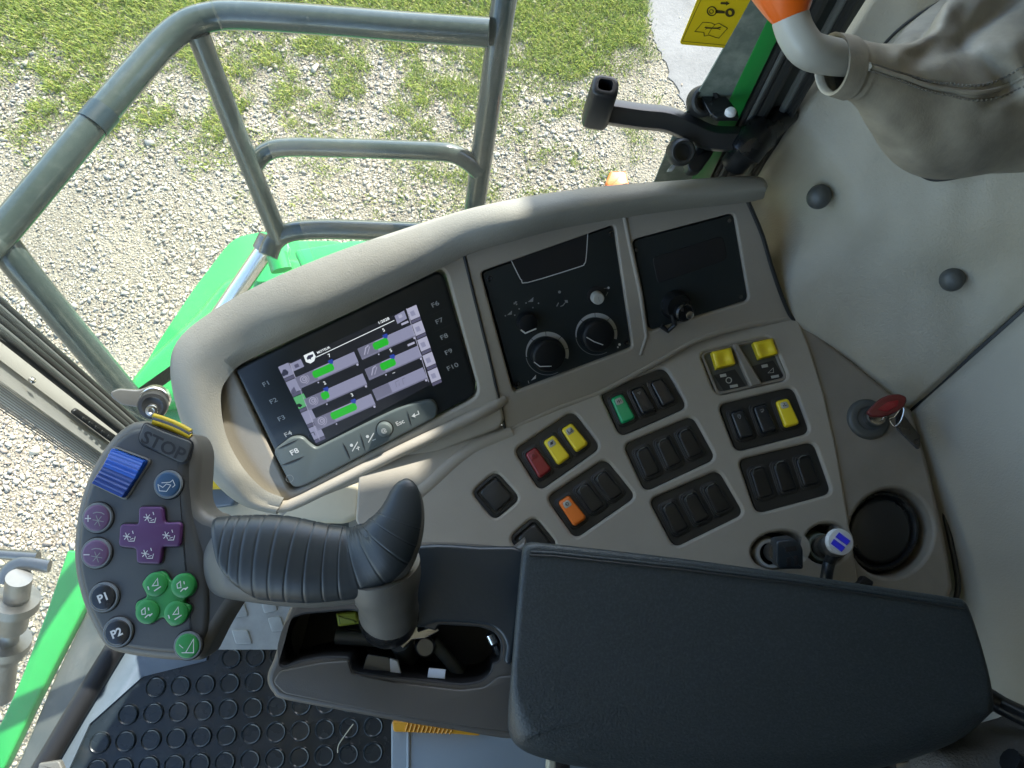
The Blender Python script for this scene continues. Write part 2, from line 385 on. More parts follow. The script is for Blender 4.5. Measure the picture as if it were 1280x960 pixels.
for i in range(245000):
    x = rng.uniform(-4.6, 2.6); y = rng.uniform(-1.6, 5.4)
    if not visible((x, y)) or inside_pad((x, y)): continue
    a = (tv + rng.normal(0, .22, (6, 3))) * rng.uniform(.0022, .0052) * np.array([1.2, 1, .7]); th = rng.uniform(0, 6.283); ct, st = math.cos(th), math.sin(th)
    TV.append(a @ np.array([[ct, st, 0], [-st, ct, 0], [0, 0, 1]]) + np.array([x, y, .0012])); TF.append(tf + len(TI) * 6); TI.append(rng.choice(4, p=[.30, .34, .24, .12]))
def fast_mesh(name, VS, FS, mats, mi, smooth=False):
    v = np.concatenate(VS); f = np.concatenate(FS); me = bpy.data.meshes.new(name); k = f.shape[1]
    me.vertices.add(len(v)); me.vertices.foreach_set('co', v.astype(np.float32).ravel())
    me.loops.add(f.size); me.loops.foreach_set('vertex_index', f.astype(np.int32).ravel())
    me.polygons.add(len(f)); me.polygons.foreach_set('loop_start', np.arange(0, f.size, k, dtype=np.int32))
    me.polygons.foreach_set('material_index', np.asarray(mi, dtype=np.int32)); me.update(calc_edges=True); me.validate()
    for m in mats: me.materials.append(m)
    o = bpy.data.objects.new(name, me); col.objects.link(o); WL[o.name] = V((0, 0, 0)); return o
st_m = [mat('stone_pale', (.40, .36, .26), .8, var=(40, (.31, .275, .195), .4, .7)), mat('stone_warm', (.33, .295, .21), .8, var=(40, (.26, .24, .19), .4, .7)),
        mat('stone_grey', (.26, .243, .19), .8, var=(40, (.18, .178, .16), .4, .7)), mat('stone_brown', (.22, .18, .13), .85)]
nv_ = cnt * NV
struct(tag(fast_mesh('gravel', VS + TV, FS + [f + nv_ for f in TF], st_m, np.concatenate([np.repeat(CI, len(ifc)), np.repeat(TI, 4)])), 'pale crushed stone gravel on the yard outside the cab', 'gravel'), 'stuff')
# grass blades
GV, GF, GI = [], [], []; cnt = 0
tuft = []
for i in range(142000):
    x = rng.uniform(-4.4, 2.4); y = rng.uniform(.8, 5.4)
    if not visible((x, y)) or inside_pad((x, y)): continue
    if rng.random() < grass_density((x, y)): tuft.append((x, y))
for x, y in tuft:
    d = grass_density((x, y)); big = d > .7
    for b in range(9 if big else 6):
        bx, by = x + rng.normal(0, .018), y + rng.normal(0, .018); h = rng.uniform(.012, .036) * (1.15 if big else .8); w = rng.uniform(.0010, .0021)
        th = rng.uniform(0, 6.283); le = rng.uniform(.25, 1.15) * h; dx, dy = math.cos(th), math.sin(th); p = np.array([-dy, dx, 0]) * w
        c0 = np.array([bx, by, .002]); c1 = c0 + np.array([dx * le * .4, dy * le * .4, h * .65]); c2 = c0 + np.array([dx * le, dy * le, h])
        GV.append(np.array([c0 - p, c0 + p, c1 + p * .8, c1 - p * .8, c2 + p * .15, c2 - p * .15]))
        GF.append(np.array([[0, 1, 2, 3], [3, 2, 4, 5]]) + cnt * 6); k = rng.choice(4, p=[.4, .3, .2, .1]); GI += [k, k]; cnt += 1
g_m = [mat('blade_green', (.175, .235, .018), .55), mat('blade_light', (.29, .32, .032), .55), mat('blade_dark', (.105, .165, .014), .55), mat('blade_dry', (.38, .34, .10), .6)]
struct(tag(fast_mesh('grass', GV, GF, g_m, GI), 'short green grass growing through the gravel yard', 'grass'), 'stuff')
# ------------------------------------------------------------------ cab shell: floor, roof, walls, posts, panes
YG = .46
ZF = 2.30
mb = MB(); mb.add(boxpts((-.53, -1.3, ZF - .12), (1.3, .30, ZF - .006)), BOXF, 'pillar'); struct(mb.build('floor', bevel=.004))
mb = MB(); mb.add(boxpts((-.95, -1.5, 4.02), (1.4, 1.34, 4.12)), BOXF, 'roofm'); mb.add(boxpts((.655, 1.30, 4.03), (1.4, 1.7, 4.11)), BOXF, 'roofm'); struct(mb.build('ceiling_and_added_shade', bevel=.01))  # roof edge stretched outward and corner box added to shade console and hood
# wall panels
mb = MB(); mb.add(boxpts((1.30, -.95, 2.2), (1.38, .60, 4.02)), BOXF, 'tray'); struct(tag(mb.build('added_back_wall'), 'unseen dark back wall added to cut sky light behind the padded panels', 'wall'))  # unseen wall added to keep rear sky light off the fascia
mb = MB(); mb.add(boxpts((-.45, -1.02, 2.2), (1.4, -.95, 4.02)), BOXF, 'tray'); struct(tag(mb.build('added_side_wall'), 'unseen dark side wall added behind the viewer to block sky light', 'wall'))  # unseen wall added to block sky light from the operator side
def vdepth(px0, py0, d0, px1, py1):
    p = at(px0, py0, d0); best = min((((at(px1, py1, d) - p).to_2d().length), d) for d in [i * .004 for i in range(60, 300)]); return best[1]
DK = .72
W1 = P3((985, 390, .85), (1140, 510, .83), (1280, 385, DK))
W2 = P3((1140, 510, .83), (1192, 745, .80), (1280, 385, DK))
def gridpatch(mb, corners, pl, nx, ny, m, disp=None):
    a, b, c, d = [V(q) for q in corners]; vs = []; 
    for j in range(ny + 1):
        for i in range(nx + 1):
            u, v = i / nx, j / ny; q = (a * (1 - u) + b * u) * (1 - v) + (d * (1 - u) + c * u) * v
            vs.append(pl.pt(q.x, q.y, disp(q.x, q.y) if disp else 0))
    mb.add(vs, [[j * (nx + 1) + i, j * (nx + 1) + i + 1, (j + 1) * (nx + 1) + i + 1, (j + 1) * (nx + 1) + i] for j in range(ny) for i in range(nx)], m, True)
def dimple(x, y):
    h = -.062 * math.exp(-((x - 940) ** 2 + (y - 252) ** 2) / 4200)
    for bx, by in ((1023, 247), (1190, 350)):
        h -= .006 * math.exp(-((x - bx) ** 2 + (y - by) ** 2) / 900)
    h += .006 * noise.noise(V((x / 110, y / 110, 1))) + .002 * noise.noise(V((x / 40, y / 60, 5)))
    dl = x - (1088 - (y + 10) * .63)                                   # rolled edge next to the door post
    h -= .012 * max(0, 1 - dl / 14) ** 2
    e = ((x - 1140) * -125 - (y - 510) * 140) / 188                    # rolled edge at the seam (negative side is behind it)
    e = -(((x - 1140) * .666) + ((y - 510) * .746))
    h -= .008 * max(0, 1 - max(0, e) / 7) ** 2
    return h
wall = thing('rear_wall', 'grey padded vinyl wall panels behind the side console', 'wall', W1.pt(1100, 500)); struct(wall)
mb = MB(); gridpatch(mb, [(1088, -12), (1420, -40), (1420, 258), (870, 335)], W1, 70, 50, 'vinyl', dimple)
gridpatch(mb, [(870, 335), (1420, 258), (1140, 511), (1000, 560)], W1, 70, 24, 'vinyl', dimple); mb.build('corner_panel', wall, angle=60)
def bow(x, y): 
    e = ((x - 1140) * .666) + ((y - 510) * .746)
    return .003 * noise.noise(V((x / 150, y / 150, 9))) - .010 * max(0, 1 - max(0, e) / 9) ** 2
mb = MB(); gridpatch(mb, [(1139, 511), (1420, 260), (1420, 1010), (1170, 1010)], W2, 40, 50, 'vinyl2', bow); mb.build('back_panel', wall, angle=60)
mb = MB(); mb.tube([W1.pt(1100, 545, -.012), W1.pt(1140, 510, -.008), W1.pt(1210, 448, -.008), W1.pt(1285, 381, -.008), W1.pt(1420, 260, -.008)], .004, 'seal', 8); mb.build('seam', wall)
for i, (bx, by) in enumerate(((1023, 247), (1190, 350))):
    mb = MB(); mb.disc(bx, by, 14.5, W1, [(1.0, -.007), (1.0, .0), (.93, .004), (.75, .007), (.45, .009), (.2, .0095)], 'knobgrey')
    mb.build('trim_plug', wall)
# rear right body side behind the door post, and back of the cab, as opaque sheets
mb = MB()
w0 = atY(1085, 0, YG); w1 = atY(942, 222, YG)
slab(mb, [V((w1.x + .015, YG + .13, 1.9)), V((1.4, YG + .13, 1.9)), V((1.4, YG + .13, 4.0)), V((w1.x + .015, YG + .13, 4.0))], V((0, .05, 0)), 'pillar')
struct(tag(mb.build('body_side_wall'), 'dark body side panel behind the door post', 'wall'))
# door post on the right
post = thing('door_post', 'green edged dark door post with black rubber seals right of the side window', 'post', atY(900, 215, YG))
def ystrip(mb, px, y, th, m): slab(mb, [atY(a, b, y) for a, b in px], V((0, th, 0)), m)
mb = MB(); ystrip(mb, [(988, -40), (1108, -40), (935, 234), (868, 234)], YG + .012, .03, 'pillar'); mb.build('post_panel', post, bevel=.001)
mb = MB(); ystrip(mb, [(991, -40), (1015, -40), (882, 234), (860, 234)], YG - .004, .012, 'vgreen'); mb.build('painted_edge', post, bevel=.001)
mb = MB()
for dx, r, m, yy in ((6, .0042, 'seal', .002), (13, .003, 'sealgrey', .0), (18, .0025, 'seal', .0), (27, .0062, 'seal', .001), (52, .004, 'sealgrey', .008), (60, .003, 'seal', .006), (66, .0035, 'seal', .004)):
    k = dx / 100
    mb.tube([atY(1015 + dx * 1.15, -40, YG + yy - .002), atY(882 + dx * .85, 234, YG + yy - .002)], r, m, 8)
mb.build('door_seal', post)
# panes
gl = glass_mat('clear_glass', (.975, .985, .98), .5, .03); glt = glass_mat('corner_glass', (.965, .985, .975), .5, .035); glw = glass_mat('windscreen_glass', (.955, .975, .965), 1.1, .075)
edge_m = glass_mat('glass_edge', (.80, .88, .84), .3, .05)
def pane(name, pts, th, label, m, cat):
    mb = MB(); q = [p + th for p in pts]; k = len(pts)
    mb.add(pts + q, [list(range(k)), [k + i for i in range(k)][::-1]], m)
    mb.add(pts + q, [[i, (i + 1) % k, k + (i + 1) % k, k + i] for i in range(k)], edge_m)
    return tag(mb.build(name), label, cat)
J = atY(371, 300, YG); JB = V((J.x, YG, 0)); PL_ = V((-.50, .285, 0))
def vert(p, z): return V((p.x, p.y, z))
RP = atY(925, 222, YG)
side = thing('side_window', 'clear side window pane between console hood and door post', 'window', V((.1, YG, 2.3)))
mb = MB(); pts = [V((JB.x + .012, YG, 2.3)), V((RP.x - .03, YG, 2.3)), V((RP.x - .03, YG, 3.98)), V((JB.x + .012, YG, 3.98))]
th = V((0, .005, 0)); q = [p + th for p in pts]
mb.add(pts + q, [[0, 1, 2, 3], [7, 6, 5, 4]], gl); mb.add(pts + q, [[i, (i + 1) % 4, 4 + (i + 1) % 4, 4 + i] for i in range(4)], edge_m); mb.build('pane', side)
mb = MB(); slab(mb, [atY(a, b, YG - .001) for a, b in [(958, -40), (1000, -40), (872, 232), (815, 232), (842, 165), (882, 98), (925, 22)]], V((0, -.002, 0)), 'dusty'); mb.build('frit_band', side)
pane('corner_window', [V((PL_.x, PL_.y, 2.25)), V((JB.x, YG, 2.25)), V((JB.x, YG, 3.98)), V((PL_.x, PL_.y, 3.98))], V((-.002, .004, 0)), 'narrow clear corner pane between front pillar and side window', glt, 'window')
WA, WB = G(166, 756, ZF + .03), G(42, 965, ZF + .03); dv = (WB - WA)
pane('windscreen', [WA - dv * .3, WB + dv * 2.5, WB + dv * 2.5 + V((-.30, 0, 1.65)), WA - dv * .3 + V((-.30, 0, 1.65))], V((-.005, 0, 0)), 'clear front windscreen beside the rubber floor mat', glw, 'windscreen')
# front pillar
ap = thing('front_pillar', 'pale grey front pillar cover with black rubber seals beside the gravel', 'pillar', at(150, 545, 1.1))
def lean(x, y, t): return at(x, y, .75 + .4 * t)
def EX(a, b): return b + (a - b) * 1.9
def lstrip(mb, a0, a1, b0, b1, m, n=V((0, 0, 0)), h=.02):
    pts = [lean(*a0, 0), lean(*a1, 1), lean(*b1, 1), lean(*b0, 0)]; pts[0] = EX(pts[0], pts[1]); pts[3] = EX(pts[3], pts[2])
    nn = (pts[1] - pts[0]).cross(pts[3] - pts[0]).normalized()
    if nn.dot(CAM - pts[0]) > 0: nn = -nn
    slab(mb, pts, nn * h, m)
mb = MB(); lstrip(mb, (-60, 373), (205, 583), (-60, 437), (175, 604), 'apillar'); mb.build('cover_panel', ap, bevel=.002)
mb = MB()
for k, (o_, r, m) in enumerate([(2, .006, 'seal'), (10, .0045, 'sealgrey'), (17, .006, 'seal'), (26, .005, 'seal'), (33, .0035, 'sealgrey'), (39, .005, 'seal')]):
    mb.tube([EX(lean(-60, 373 - o_ * 1.25, 0), lean(205, 583 - o_ * .62, 1)), lean(205, 583 - o_ * .62, 1)], r, m, 10)
mb.build('window_seal', ap)
sl = MB(); e1 = V((.79, .61)).normalized()
Ps = Plane((lean(-60, 373, 0) + lean(205, 583, 1) + lean(175, 604, 1) + lean(-60, 437, 0)) / 4, (lean(-60, 373, 0) - lean(175, 604, 1)).cross(lean(-60, 437, 0) - lean(205, 583, 1))).off(.004)
sl.solid(roundpoly([(87, 515), (94, 509), (150, 548), (144, 557)], 5), Ps, .004, .0015, 'black', .0035)
for k in range(5): sl.solid(roundpoly([(101 + k * 8, 519 + k * 5.6), (105 + k * 8, 522 + k * 5.6), (103 + k * 8, 525 + k * 5.6), (99 + k * 8, 522 + k * 5.6)], 1), Ps, .002, .0006, 'seal', .0052)
sl.build('air_slot', ap)
mb = MB(); mb.disc(39.5, 475, 4.2, Ps, [(1, -.001), (1, .002), (.7, .004), (.3, .0045)], 'chrome', 16); mb.build('screw', ap)
# perforated strip: thin bars in both directions
mb = MB()
for k in range(150):
    t = k / 149; a = lean(-60 + 235 * t, 438 + 166 * t, t); b = lean(-64 + 222 * t, 466 + 150 * t, t)
    mb.tube([a, b], .0007, 'mesh', 4, False)
for j in range(9):
    o_ = j * 3.4; mb.tube([lean(-60 - j, 439 + o_, 0), lean(175 - o_ * .5, 605 + o_ * .55, 1)], .0008, 'mesh', 4)
mb.build('perforated_strip', ap)
# window clamp
cl = thing('window_clamp', 'round metal window clamp bolt with a clear bracket beside the joystick', 'clamp', at(190, 505, .9))
PCL = PC(190, 508, .9, .35, -.2)
mb = MB(); mb.solid(roundpoly([(135, 493), (146, 489), (170, 491), (192, 484), (208, 494), (210, 508), (186, 515), (165, 512), (150, 510), (136, 500)], 4), PCL, .006, .002, 'foil', -.014); mb.build('bracket', cl)
mb = MB(); mb.disc(193, 501, 18, PCL, [(1, -.014), (1, -.004), (.96, -.001), (.9, .0)], 'chrome'); mb.build('washer', cl)
mb = MB(); mb.disc(192, 506, 17.5, PCL, [(1.0, -.001), (1.0, .006), (.93, .009), (.7, .010), (.55, .0085)], 'black'); mb.build('cap', cl)
mb = MB(); mb.disc(191, 511, 8.5, PCL, [(1, .006), (1, .0095), (.8, .012), (.45, .0125), (.3, .011)], 'chrome', 6 * 4); mb.build('bolt', cl)
# ------------------------------------------------------------------ outside: guard rail, green body parts
rl = thing('guard_rail', 'grey green tubular guard rail outside the side window', 'railing', G(340, 290, 2.0))
def sm(pts, k=8): return cr(pts, k, False)
YR = .86
R0 = .0215
top = [at(-150, 460, .93), at(-30, 325, .97), at(0, 293, .99)] + [at(60, 222, 1.01), at(120, 150, 1.04), at(180, 80, 1.075)] + [at(208, 50, 1.09), at(235, 30, 1.10), at(265, 21, 1.105)] + [at(300, 19, 1.105), at(400, 25, 1.10), at(500, 33, 1.095), at(612, 41, 1.09)]
mb = MB(); mb.tube(sm(top), R0, 'rail', 20); mb.build('top_rail', rl)
mb = MB(); mb.tube([at(115, 156.5, 1.036), at(131, 137.5, 1.045)], R0 + .0012, 'tape', 20); mb.build('band', rl)
mb = MB(); mb.tube([at(640, -60, 1.06), at(627, 20, 1.09), at(610, 140, 1.21), at(593, 262, 1.36)], .0195, 'rail', 18); mb.build('post', rl)
mb = MB(); mb.tube([at(248, 44, 1.11), at(295, 165, 1.22), at(350, 300, 1.36)], .0175, 'rail', 18); mb.build('post', rl)
mb = MB(); mb.tube(sm([at(312, 222, 1.275), at(318, 206, 1.27), at(333, 190, 1.265), at(360, 184, 1.26), at(430, 185, 1.255), at(540, 189, 1.25), at(566, 192, 1.255), at(584, 201, 1.27), at(599, 214, 1.288)]), .0165, 'rail', 16); mb.build('middle_rail', rl)
mb = MB(); mb.tube(sm([at(335, 320, 1.36), at(342, 303, 1.36), at(357, 292, 1.355), at(385, 287, 1.35), at(440, 287, 1.345), at(560, 292, 1.34), at(650, 296, 1.34)]), .0185, 'rail', 16); mb.build('bottom_rail', rl)
mb = MB(); mb.tube(sm([at(-30, 262, .98), at(0, 300, 1.0), at(30, 340, 1.03), at(100, 425, 1.12), at(180, 520, 1.24), at(240, 590, 1.35)]), [R0 * 1.0] * 41, 'rail', 18); mb.build('front_post', rl)
# green bodywork
gp = thing('green_side_panel', 'bright green painted body panel with folded edge outside, behind the console hood', 'body panel', G(260, 420, 1.95))
Pg = PC(260, 420, 1.72, .0889, .2889); Pg2 = PC(260, 420, 1.75, .2, .6)
mb = MB(); mb.solid(roundpoly([(331, 288), (345, 300), (420, 300), (500, 330), (480, 420), (300, 520), (140, 640), (150, 520), (166, 480), (200, 422), (240, 362), (285, 303), (300, 294)], [4, 8, 8, 8, 8, 8, 8, 8, 10, 20, 20, 14, 8]), Pg, .02, .006, 'vgreen'); mb.build('upper_sheet', gp)
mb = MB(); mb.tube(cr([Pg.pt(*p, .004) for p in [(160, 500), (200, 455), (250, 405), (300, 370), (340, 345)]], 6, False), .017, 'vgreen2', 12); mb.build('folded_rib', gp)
mb = MB(); mb.solid(roundpoly([(283, 360), (300, 352), (345, 330), (420, 330), (420, 420), (300, 500), (165, 520), (172, 480), (192, 455), (217, 432), (250, 400)], 6), Pg, .07, .03, 'vgreen', .055); mb.build('shadow_step', gp)  # step added so its sloped edge gives the dark shadow band
mb = MB(); mb.solid(roundpoly([(345, 300), (362, 300), (372, 330), (362, 372), (330, 372), (338, 335)], 6), Pg, .012, .004, 'vgreen2', .09); mb.build('bracket', gp)
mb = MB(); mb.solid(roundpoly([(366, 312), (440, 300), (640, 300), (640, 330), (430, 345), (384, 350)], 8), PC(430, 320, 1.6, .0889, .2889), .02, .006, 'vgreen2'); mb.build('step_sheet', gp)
cy = thing('hydraulic_cylinder', 'shiny steel gas strut outside the corner pane, above the green panel', 'strut', at(310, 350, 1.5))
mb = MB(); mb.tube([at(333, 310, 1.50), at(275, 395, 1.56)], .020, 'chrome', 20); mb.build('barrel', cy)
mb = MB(); mb.tube([at(338, 298, 1.495), at(330, 314, 1.50)], .025, 'steel', 20); mb.build('end_cap', cy)
mb = MB(); mb.tube([at(346, 318, 1.50), at(352, 338, 1.50)], .022, 'vgreen2', 16); mb.build('mounting_pin', cy)
gf = thing('green_front_panel', 'bright green painted edge of the front hood left of the floor mat', 'body panel', G(40, 820, 1.9))
Pf = PC(45, 820, 1.55, .12, .25)
mb = MB(); mb.solid(roundpoly([(84, 688), (120, 690), (118, 735), (78, 812), (46, 875), (5, 960), (-30, 1010), (-60, 1000), (0, 905), (22, 858), (58, 765)], [3, 6, 6, 30, 30, 6, 6, 6, 10, 20, 20]), Pf, .03, .005, 'vgreen'); mb.build('upper_sheet', gf)
mb = MB(); mb.solid([(118, 720), (100, 772), (62, 850), (20, 950), (-10, 1010), (90, 1010), (150, 800), (160, 720)], Pf, .02, .004, 'pillar', -.02); mb.build('under_panel', gf)
fc = thing('hydraulic_coupler', 'grey steel hydraulic coupler stack outside the windscreen above the gravel', 'coupling', at(20, 780, 1.7))
def post_(pts, r, m): mb.tube([at(*p) for p in pts], r, m, 24)
mb = MB(); post_([(-40, 690, 1.72), (48, 696, 1.72)], .012, 'steel'); mb.build('crossbar', fc)
mb = MB(); mb.tube(cr([at(*p) for p in [(2, 728, 1.62), (10, 712, 1.62), (28, 704, 1.62), (62, 708, 1.62)]], 6, False), .014, 'steel', 14, flat=.6); mb.build('link_arm', fc)
mb = MB(); post_([(24, 722, 1.60), (20, 752, 1.64)], .026, 'steel'); post_([(20, 748, 1.63), (19, 758, 1.64)], .048, 'steel'); post_([(18, 756, 1.64), (14, 782, 1.68)], .034, 'steel'); mb.build('upper_sleeve', fc)
mb = MB(); post_([(13, 778, 1.68), (10, 802, 1.7)], .022, 'steel'); post_([(9, 800, 1.7), (8, 809, 1.71)], .05, 'steel'); post_([(8, 808, 1.71), (6, 814, 1.72)], .044, 'steel'); post_([(6, 814, 1.72), (0, 870, 1.8)], .03, 'steel'); mb.build('lower_sleeve', fc)
ml = thing('marker_lamp', 'small orange marker lamp outside just above the console hood', 'lamp', atY(772, 224, .8))
Pm = PC(772, 222, 1.3, .0889, .2889)
mb = MB(); mb.solid(roundpoly([(757, 228), (763, 213.5), (783, 213.5), (787, 231), (760, 236)], 2), Pm, .03, .004, 'amber'); mb.build('lens', ml)
mb = MB(); mb.solid([(754, 232), (790, 230), (790, 240), (754, 240)], Pm, .03, .002, 'white', -.012); mb.build('housing', ml)
# ------------------------------------------------------------------ latch, sticker, lever
lt = thing('window_latch', 'black T shaped window latch handle with bent arm on the door post', 'latch', atY(930, 185, YG - .03))
PT = PC(748, 128, .70, .05, .10)
gh = [at(757, 106, .650), at(743, 151, .705)]; ax = (gh[1] - gh[0]).normalized(); nn_ = (PT.n - ax * PT.n.dot(ax)).normalized()
mb = MB(); sidev = nn_.cross(ax).normalized()
def oblong(c, w, h, r, n=28):
    out = []
    for j in range(n):
        t = 6.28318 * j / n; cx_, cy_ = math.cos(t), math.sin(t); e = .55
        out.append(c + sidev * (w * math.copysign(abs(cx_) ** e, cx_)) + nn_ * (h * math.copysign(abs(cy_) ** e, cy_)))
    return out
zt = (PT.n * .5 + -ax).normalized()
L0 = gh[0]; L1 = gh[1]
R = []
for t, k in ((-.0, .62), (.0, .78), (.02, .92), (.06, 1.0), (.9, 1.06), (.96, 1.0), (1.0, .8), (1.01, .4)):
    R.append(oblong(L0.lerp(L1, t), .0125 * k, .0112 * k, 0))
inner = [oblong(L0.lerp(L1, .45), .0058, .0050, 0), oblong(L0.lerp(L1, .0), .0066, .0058, 0)]
mb.rings(inner + R, 'black', True, True); mb.build('grip', lt)
arm = cr([(760, 137), (800, 143), (835, 147), (862, 158), (890, 170), (925, 172), (940, 172)], 6, False)
mb = MB(); dA = lambda i: .70 + .035 * i / (len(arm) - 1)
upv = cw(V((.03, 1, .15))).normalized(); Rr = []
for i, p in enumerate(arm):
    c = at(p.x, p.y, dA(i)); tn = (at(*(arm[min(i + 1, len(arm) - 1)]), .7) - at(*(arm[max(i - 1, 0)]), .7)).normalized()
    sd = cw(V((0, 0, 1))); sd = (sd - tn * sd.dot(tn)).normalized(); up = sd.cross(tn).normalized()
    if up.dot(cw(V((0, 1, 0)))) < 0: up = -up
    Rr.append([c + up * .0118 - sd * .0008, c + up * .0105 - sd * .010, c - up * .0115 - sd * .010, c - up * .0125 + sd * .001, c + up * .0020 + sd * .005])
mb.rings(Rr, 'armblk', True, True, smooth=False); mb.build('arm', lt, bevel=.0008)
mb = MB(); PH = PC(935, 185, .735, .1, .0)
mb.tube(sm([at(918, 205, .75), at(930, 190, .735), at(945, 172, .735), at(962, 160, .745), at(985, 140, .75)], 6), [.014] * 6 + [.019] * 9 + [.013] * 10, 'satin', 16); mb.build('hub', lt)
mb = MB(); mb.solid(roundpoly([(876, 120), (908, 120), (922, 138), (924, 147), (896, 147), (887, 141)], 2), PC(900, 135, .690, -.1, .55), .004, .001, 'satin'); mb.build('hinge_plate', lt)
mb = MB(); mb.disc(913, 141, 7, PC(900, 135, .688, -.1, .55), [(1, -.001), (1, .002), (.7, .004), (.3, .0045)], 'white', 20); mb.build('screw', lt)
PRo = PC(882, 125, .700, .1, -.3)
for (x, y, r) in ((881, 126, 19), (853, 190, 17)):
    mb = MB(); mb.disc(x, y, r, PRo, [(1.0, -.012), (1.02, -.004), (.95, .002), (.8, .004), (.62, .0035), (.6, -.003)], 'seal', 32); mb.build('roller', lt)
mb = MB(); mb.solid(roundpoly([(846, 198), (835, 212), (842, 212), (872, 172), (866, 172)], 1.5), PC(860, 190, .725, .1, .1), .006, .001, 'apillar'); mb.build('strut', lt)
mb = MB(); mb.solid(roundpoly([(858, 200), (876, 178), (896, 178), (892, 192), (876, 214), (862, 214)], 5), PC(870, 195, .74, .1, .1), .012, .003, 'black'); mb.build('keeper', lt)
stk = thing('warning_sticker', 'yellow warning sticker with key and manual pictograms on the side window', 'sticker', atY(900, 30, YG - .003))
PS = Plane(atY(900, 30, YG - .0025), V((0, -1, 0)))
z4 = lambda x, y: (840 + x / 5.333, y / 5.333)
mb = MB(); mb.solid(roundpoly([z4(48, 296), z4(385, 324), z4(640, -260), z4(300, -330)], 5), PS, .0006, .0002, 'sticker')
o_ = .0004
mb.line([z4(200, -20), z4(66, 272), z4(382, 302), z4(525, 0), z4(560, -80)], PS, .7, 'stickink', o_)
mb.circ(*z4(265, 72), 5.6, PS, 1.6, 'stickink', o_); mb.circ(*z4(262, 74), 2.4, PS, 1.0, 'stickink', o_)
mb.circ(*z4(386, 82), 4.2, PS, 3.4, 'stickink', o_)
mb.ink([z4(290, 66), z4(352, 74), z4(352, 90), z4(288, 88)], PS, 'stickink', o_); mb.ink([z4(325, 14), z4(362, 16), z4(362, 8), z4(384, 24), z4(360, 38), z4(360, 30), z4(323, 28)], PS, 'stickink', o_)
mb.line([z4(152, 208), z4(205, 146), z4(262, 150), z4(285, 162), z4(310, 152), z4(370, 186), z4(312, 252), z4(285, 246), z4(248, 232), z4(215, 238), z4(212, 214), z4(152, 208)], PS, .9, 'stickink', o_)
mb.line([z4(285, 162), z4(262, 190), z4(240, 228)], PS, .8, 'stickink', o_)
mb.line([z4(218, 178), z4(235, 184), z4(300, 186), z4(325, 178)], PS, 2.0, 'stickink', o_ + .0001)
mb.line([z4(222, 192), z4(236, 185), z4(302, 187), z4(322, 194)], PS, .9, 'stickink', o_ + .0002)
mb.build('label_sheet', stk)
lv = thing('brake_lever', 'bent grey lever with orange knob rising from a grey leather gaiter', 'lever', W1.pt(1250, 120))
path = sm([at(988, 22, .47), at(995, 42, .47), at(1010, 62, .472), at(1035, 70, .48), at(1070, 74, .50), at(1110, 80, .53)], 8)
mb = MB(); mb.tube(path, .0118, 'rod', 24); mb.build('rod', lv)
kp = [at(989 - k * .16, 33 - k * 1.0, .47 - k * .0001) for k in range(0, 105, 4)]
mb = MB(); mb.tube(kp, [.0225 * min(1, (.30 + .80 * (i / 26 * 1.6) ** .75)) if i < 22 else .0225 * math.sqrt(max(.02, 1 - ((i - 21) / 6) ** 2)) for i in range(len(kp))], 'orangep', 32); mb.build('knob', lv)
# gaiter: cloth-like cone from a cuff to the wall
gpath = [(1040, 80, .485), (1056, 83, .490), (1075, 88, .497), (1098, 97, .508), (1130, 112, .53), (1168, 119, .555), (1220, 98, .58), (1290, 74, .60), (1370, 50, .62)]
grx = [35, 37, 37, 47, 73, 112, 142, 165, 170]
P_ = [at(*p) for p in gpath]; fine = cr(P_, 14, False); rf = [v.x for v in cr([V((g, 0, 0)) for g in grx], 14, False)]; Rr = []
NG = 160
for i, c in enumerate(fine):
    t = (fine[min(i + 1, len(fine) - 1)] - fine[max(i - 1, 0)]).normalized()
    sd = cw(V((0, 0, 1))); sd = (sd - t * sd.dot(t)).normalized(); up = sd.cross(t).normalized()
    if up.dot(cw(V((0, 1, 0)))) < 0: up = -up
    u = i / (len(fine) - 1); r = rf[i] * .53 / F; row = []
    for j in range(NG):
        a = 6.28318 * j / NG
        w = max(0, (u - .28)) * 1.3
        fold = w * (.20 * noise.noise(V((math.cos(a) * 1.6, math.sin(a) * 1.6, u * 3.2 + 2))) + .11 * math.sin(a * 3 + u * 9 + 1.0) * noise.noise(V((u * 4, a, 3))) - .34 * math.exp(-((math.sin((a - .62 - (u - .6) * .8) / 2)) / .11) ** 2) + .22 * math.exp(-((math.sin((a - 1.02 - (u - .6) * .5) / 2)) / .12) ** 2) - .30 * math.exp(-((math.sin((a - 1.42) / 2)) / .10) ** 2) + .18 * math.exp(-((math.sin((a - 1.9) / 2)) / .16) ** 2) - .12 * math.exp(-((math.sin((a + 1.0) / 2)) / .2) ** 2))
        fold += .02 * math.exp(-((u - .155) / .012) ** 2) - .05 * math.exp(-((u - .19) / .02) ** 2)
        k = r * (1 + fold); row.append(c + up * (math.sin(a) * k * (1.0 if math.sin(a) < 0 else .78 + .22 * max(0, 1 - u * 2.2))) + sd * (math.cos(a) * k * .72))
    Rr.append(row)
STK = [(1192, 56, 1262, 108, 11, -.026), (1262, 108, 1238, 126, 9, -.016), (1180, 88, 1248, 136, 15, .011), (1126, 66, 1180, 12, 9, .014), (1146, 76, 1206, 18, 8, -.014), (1268, 58, 1290, 116, 12, .014), (1212, 44, 1295, 16, 11, -.012), (1168, 150, 1186, 196, 20, -.009), (1108, 156, 1160, 212, 11, .005), (1230, 160, 1290, 172, 14, -.006), (1088, 120, 1130, 160, 12, -.004), (1210, 20, 1240, -10, 8, .012)]
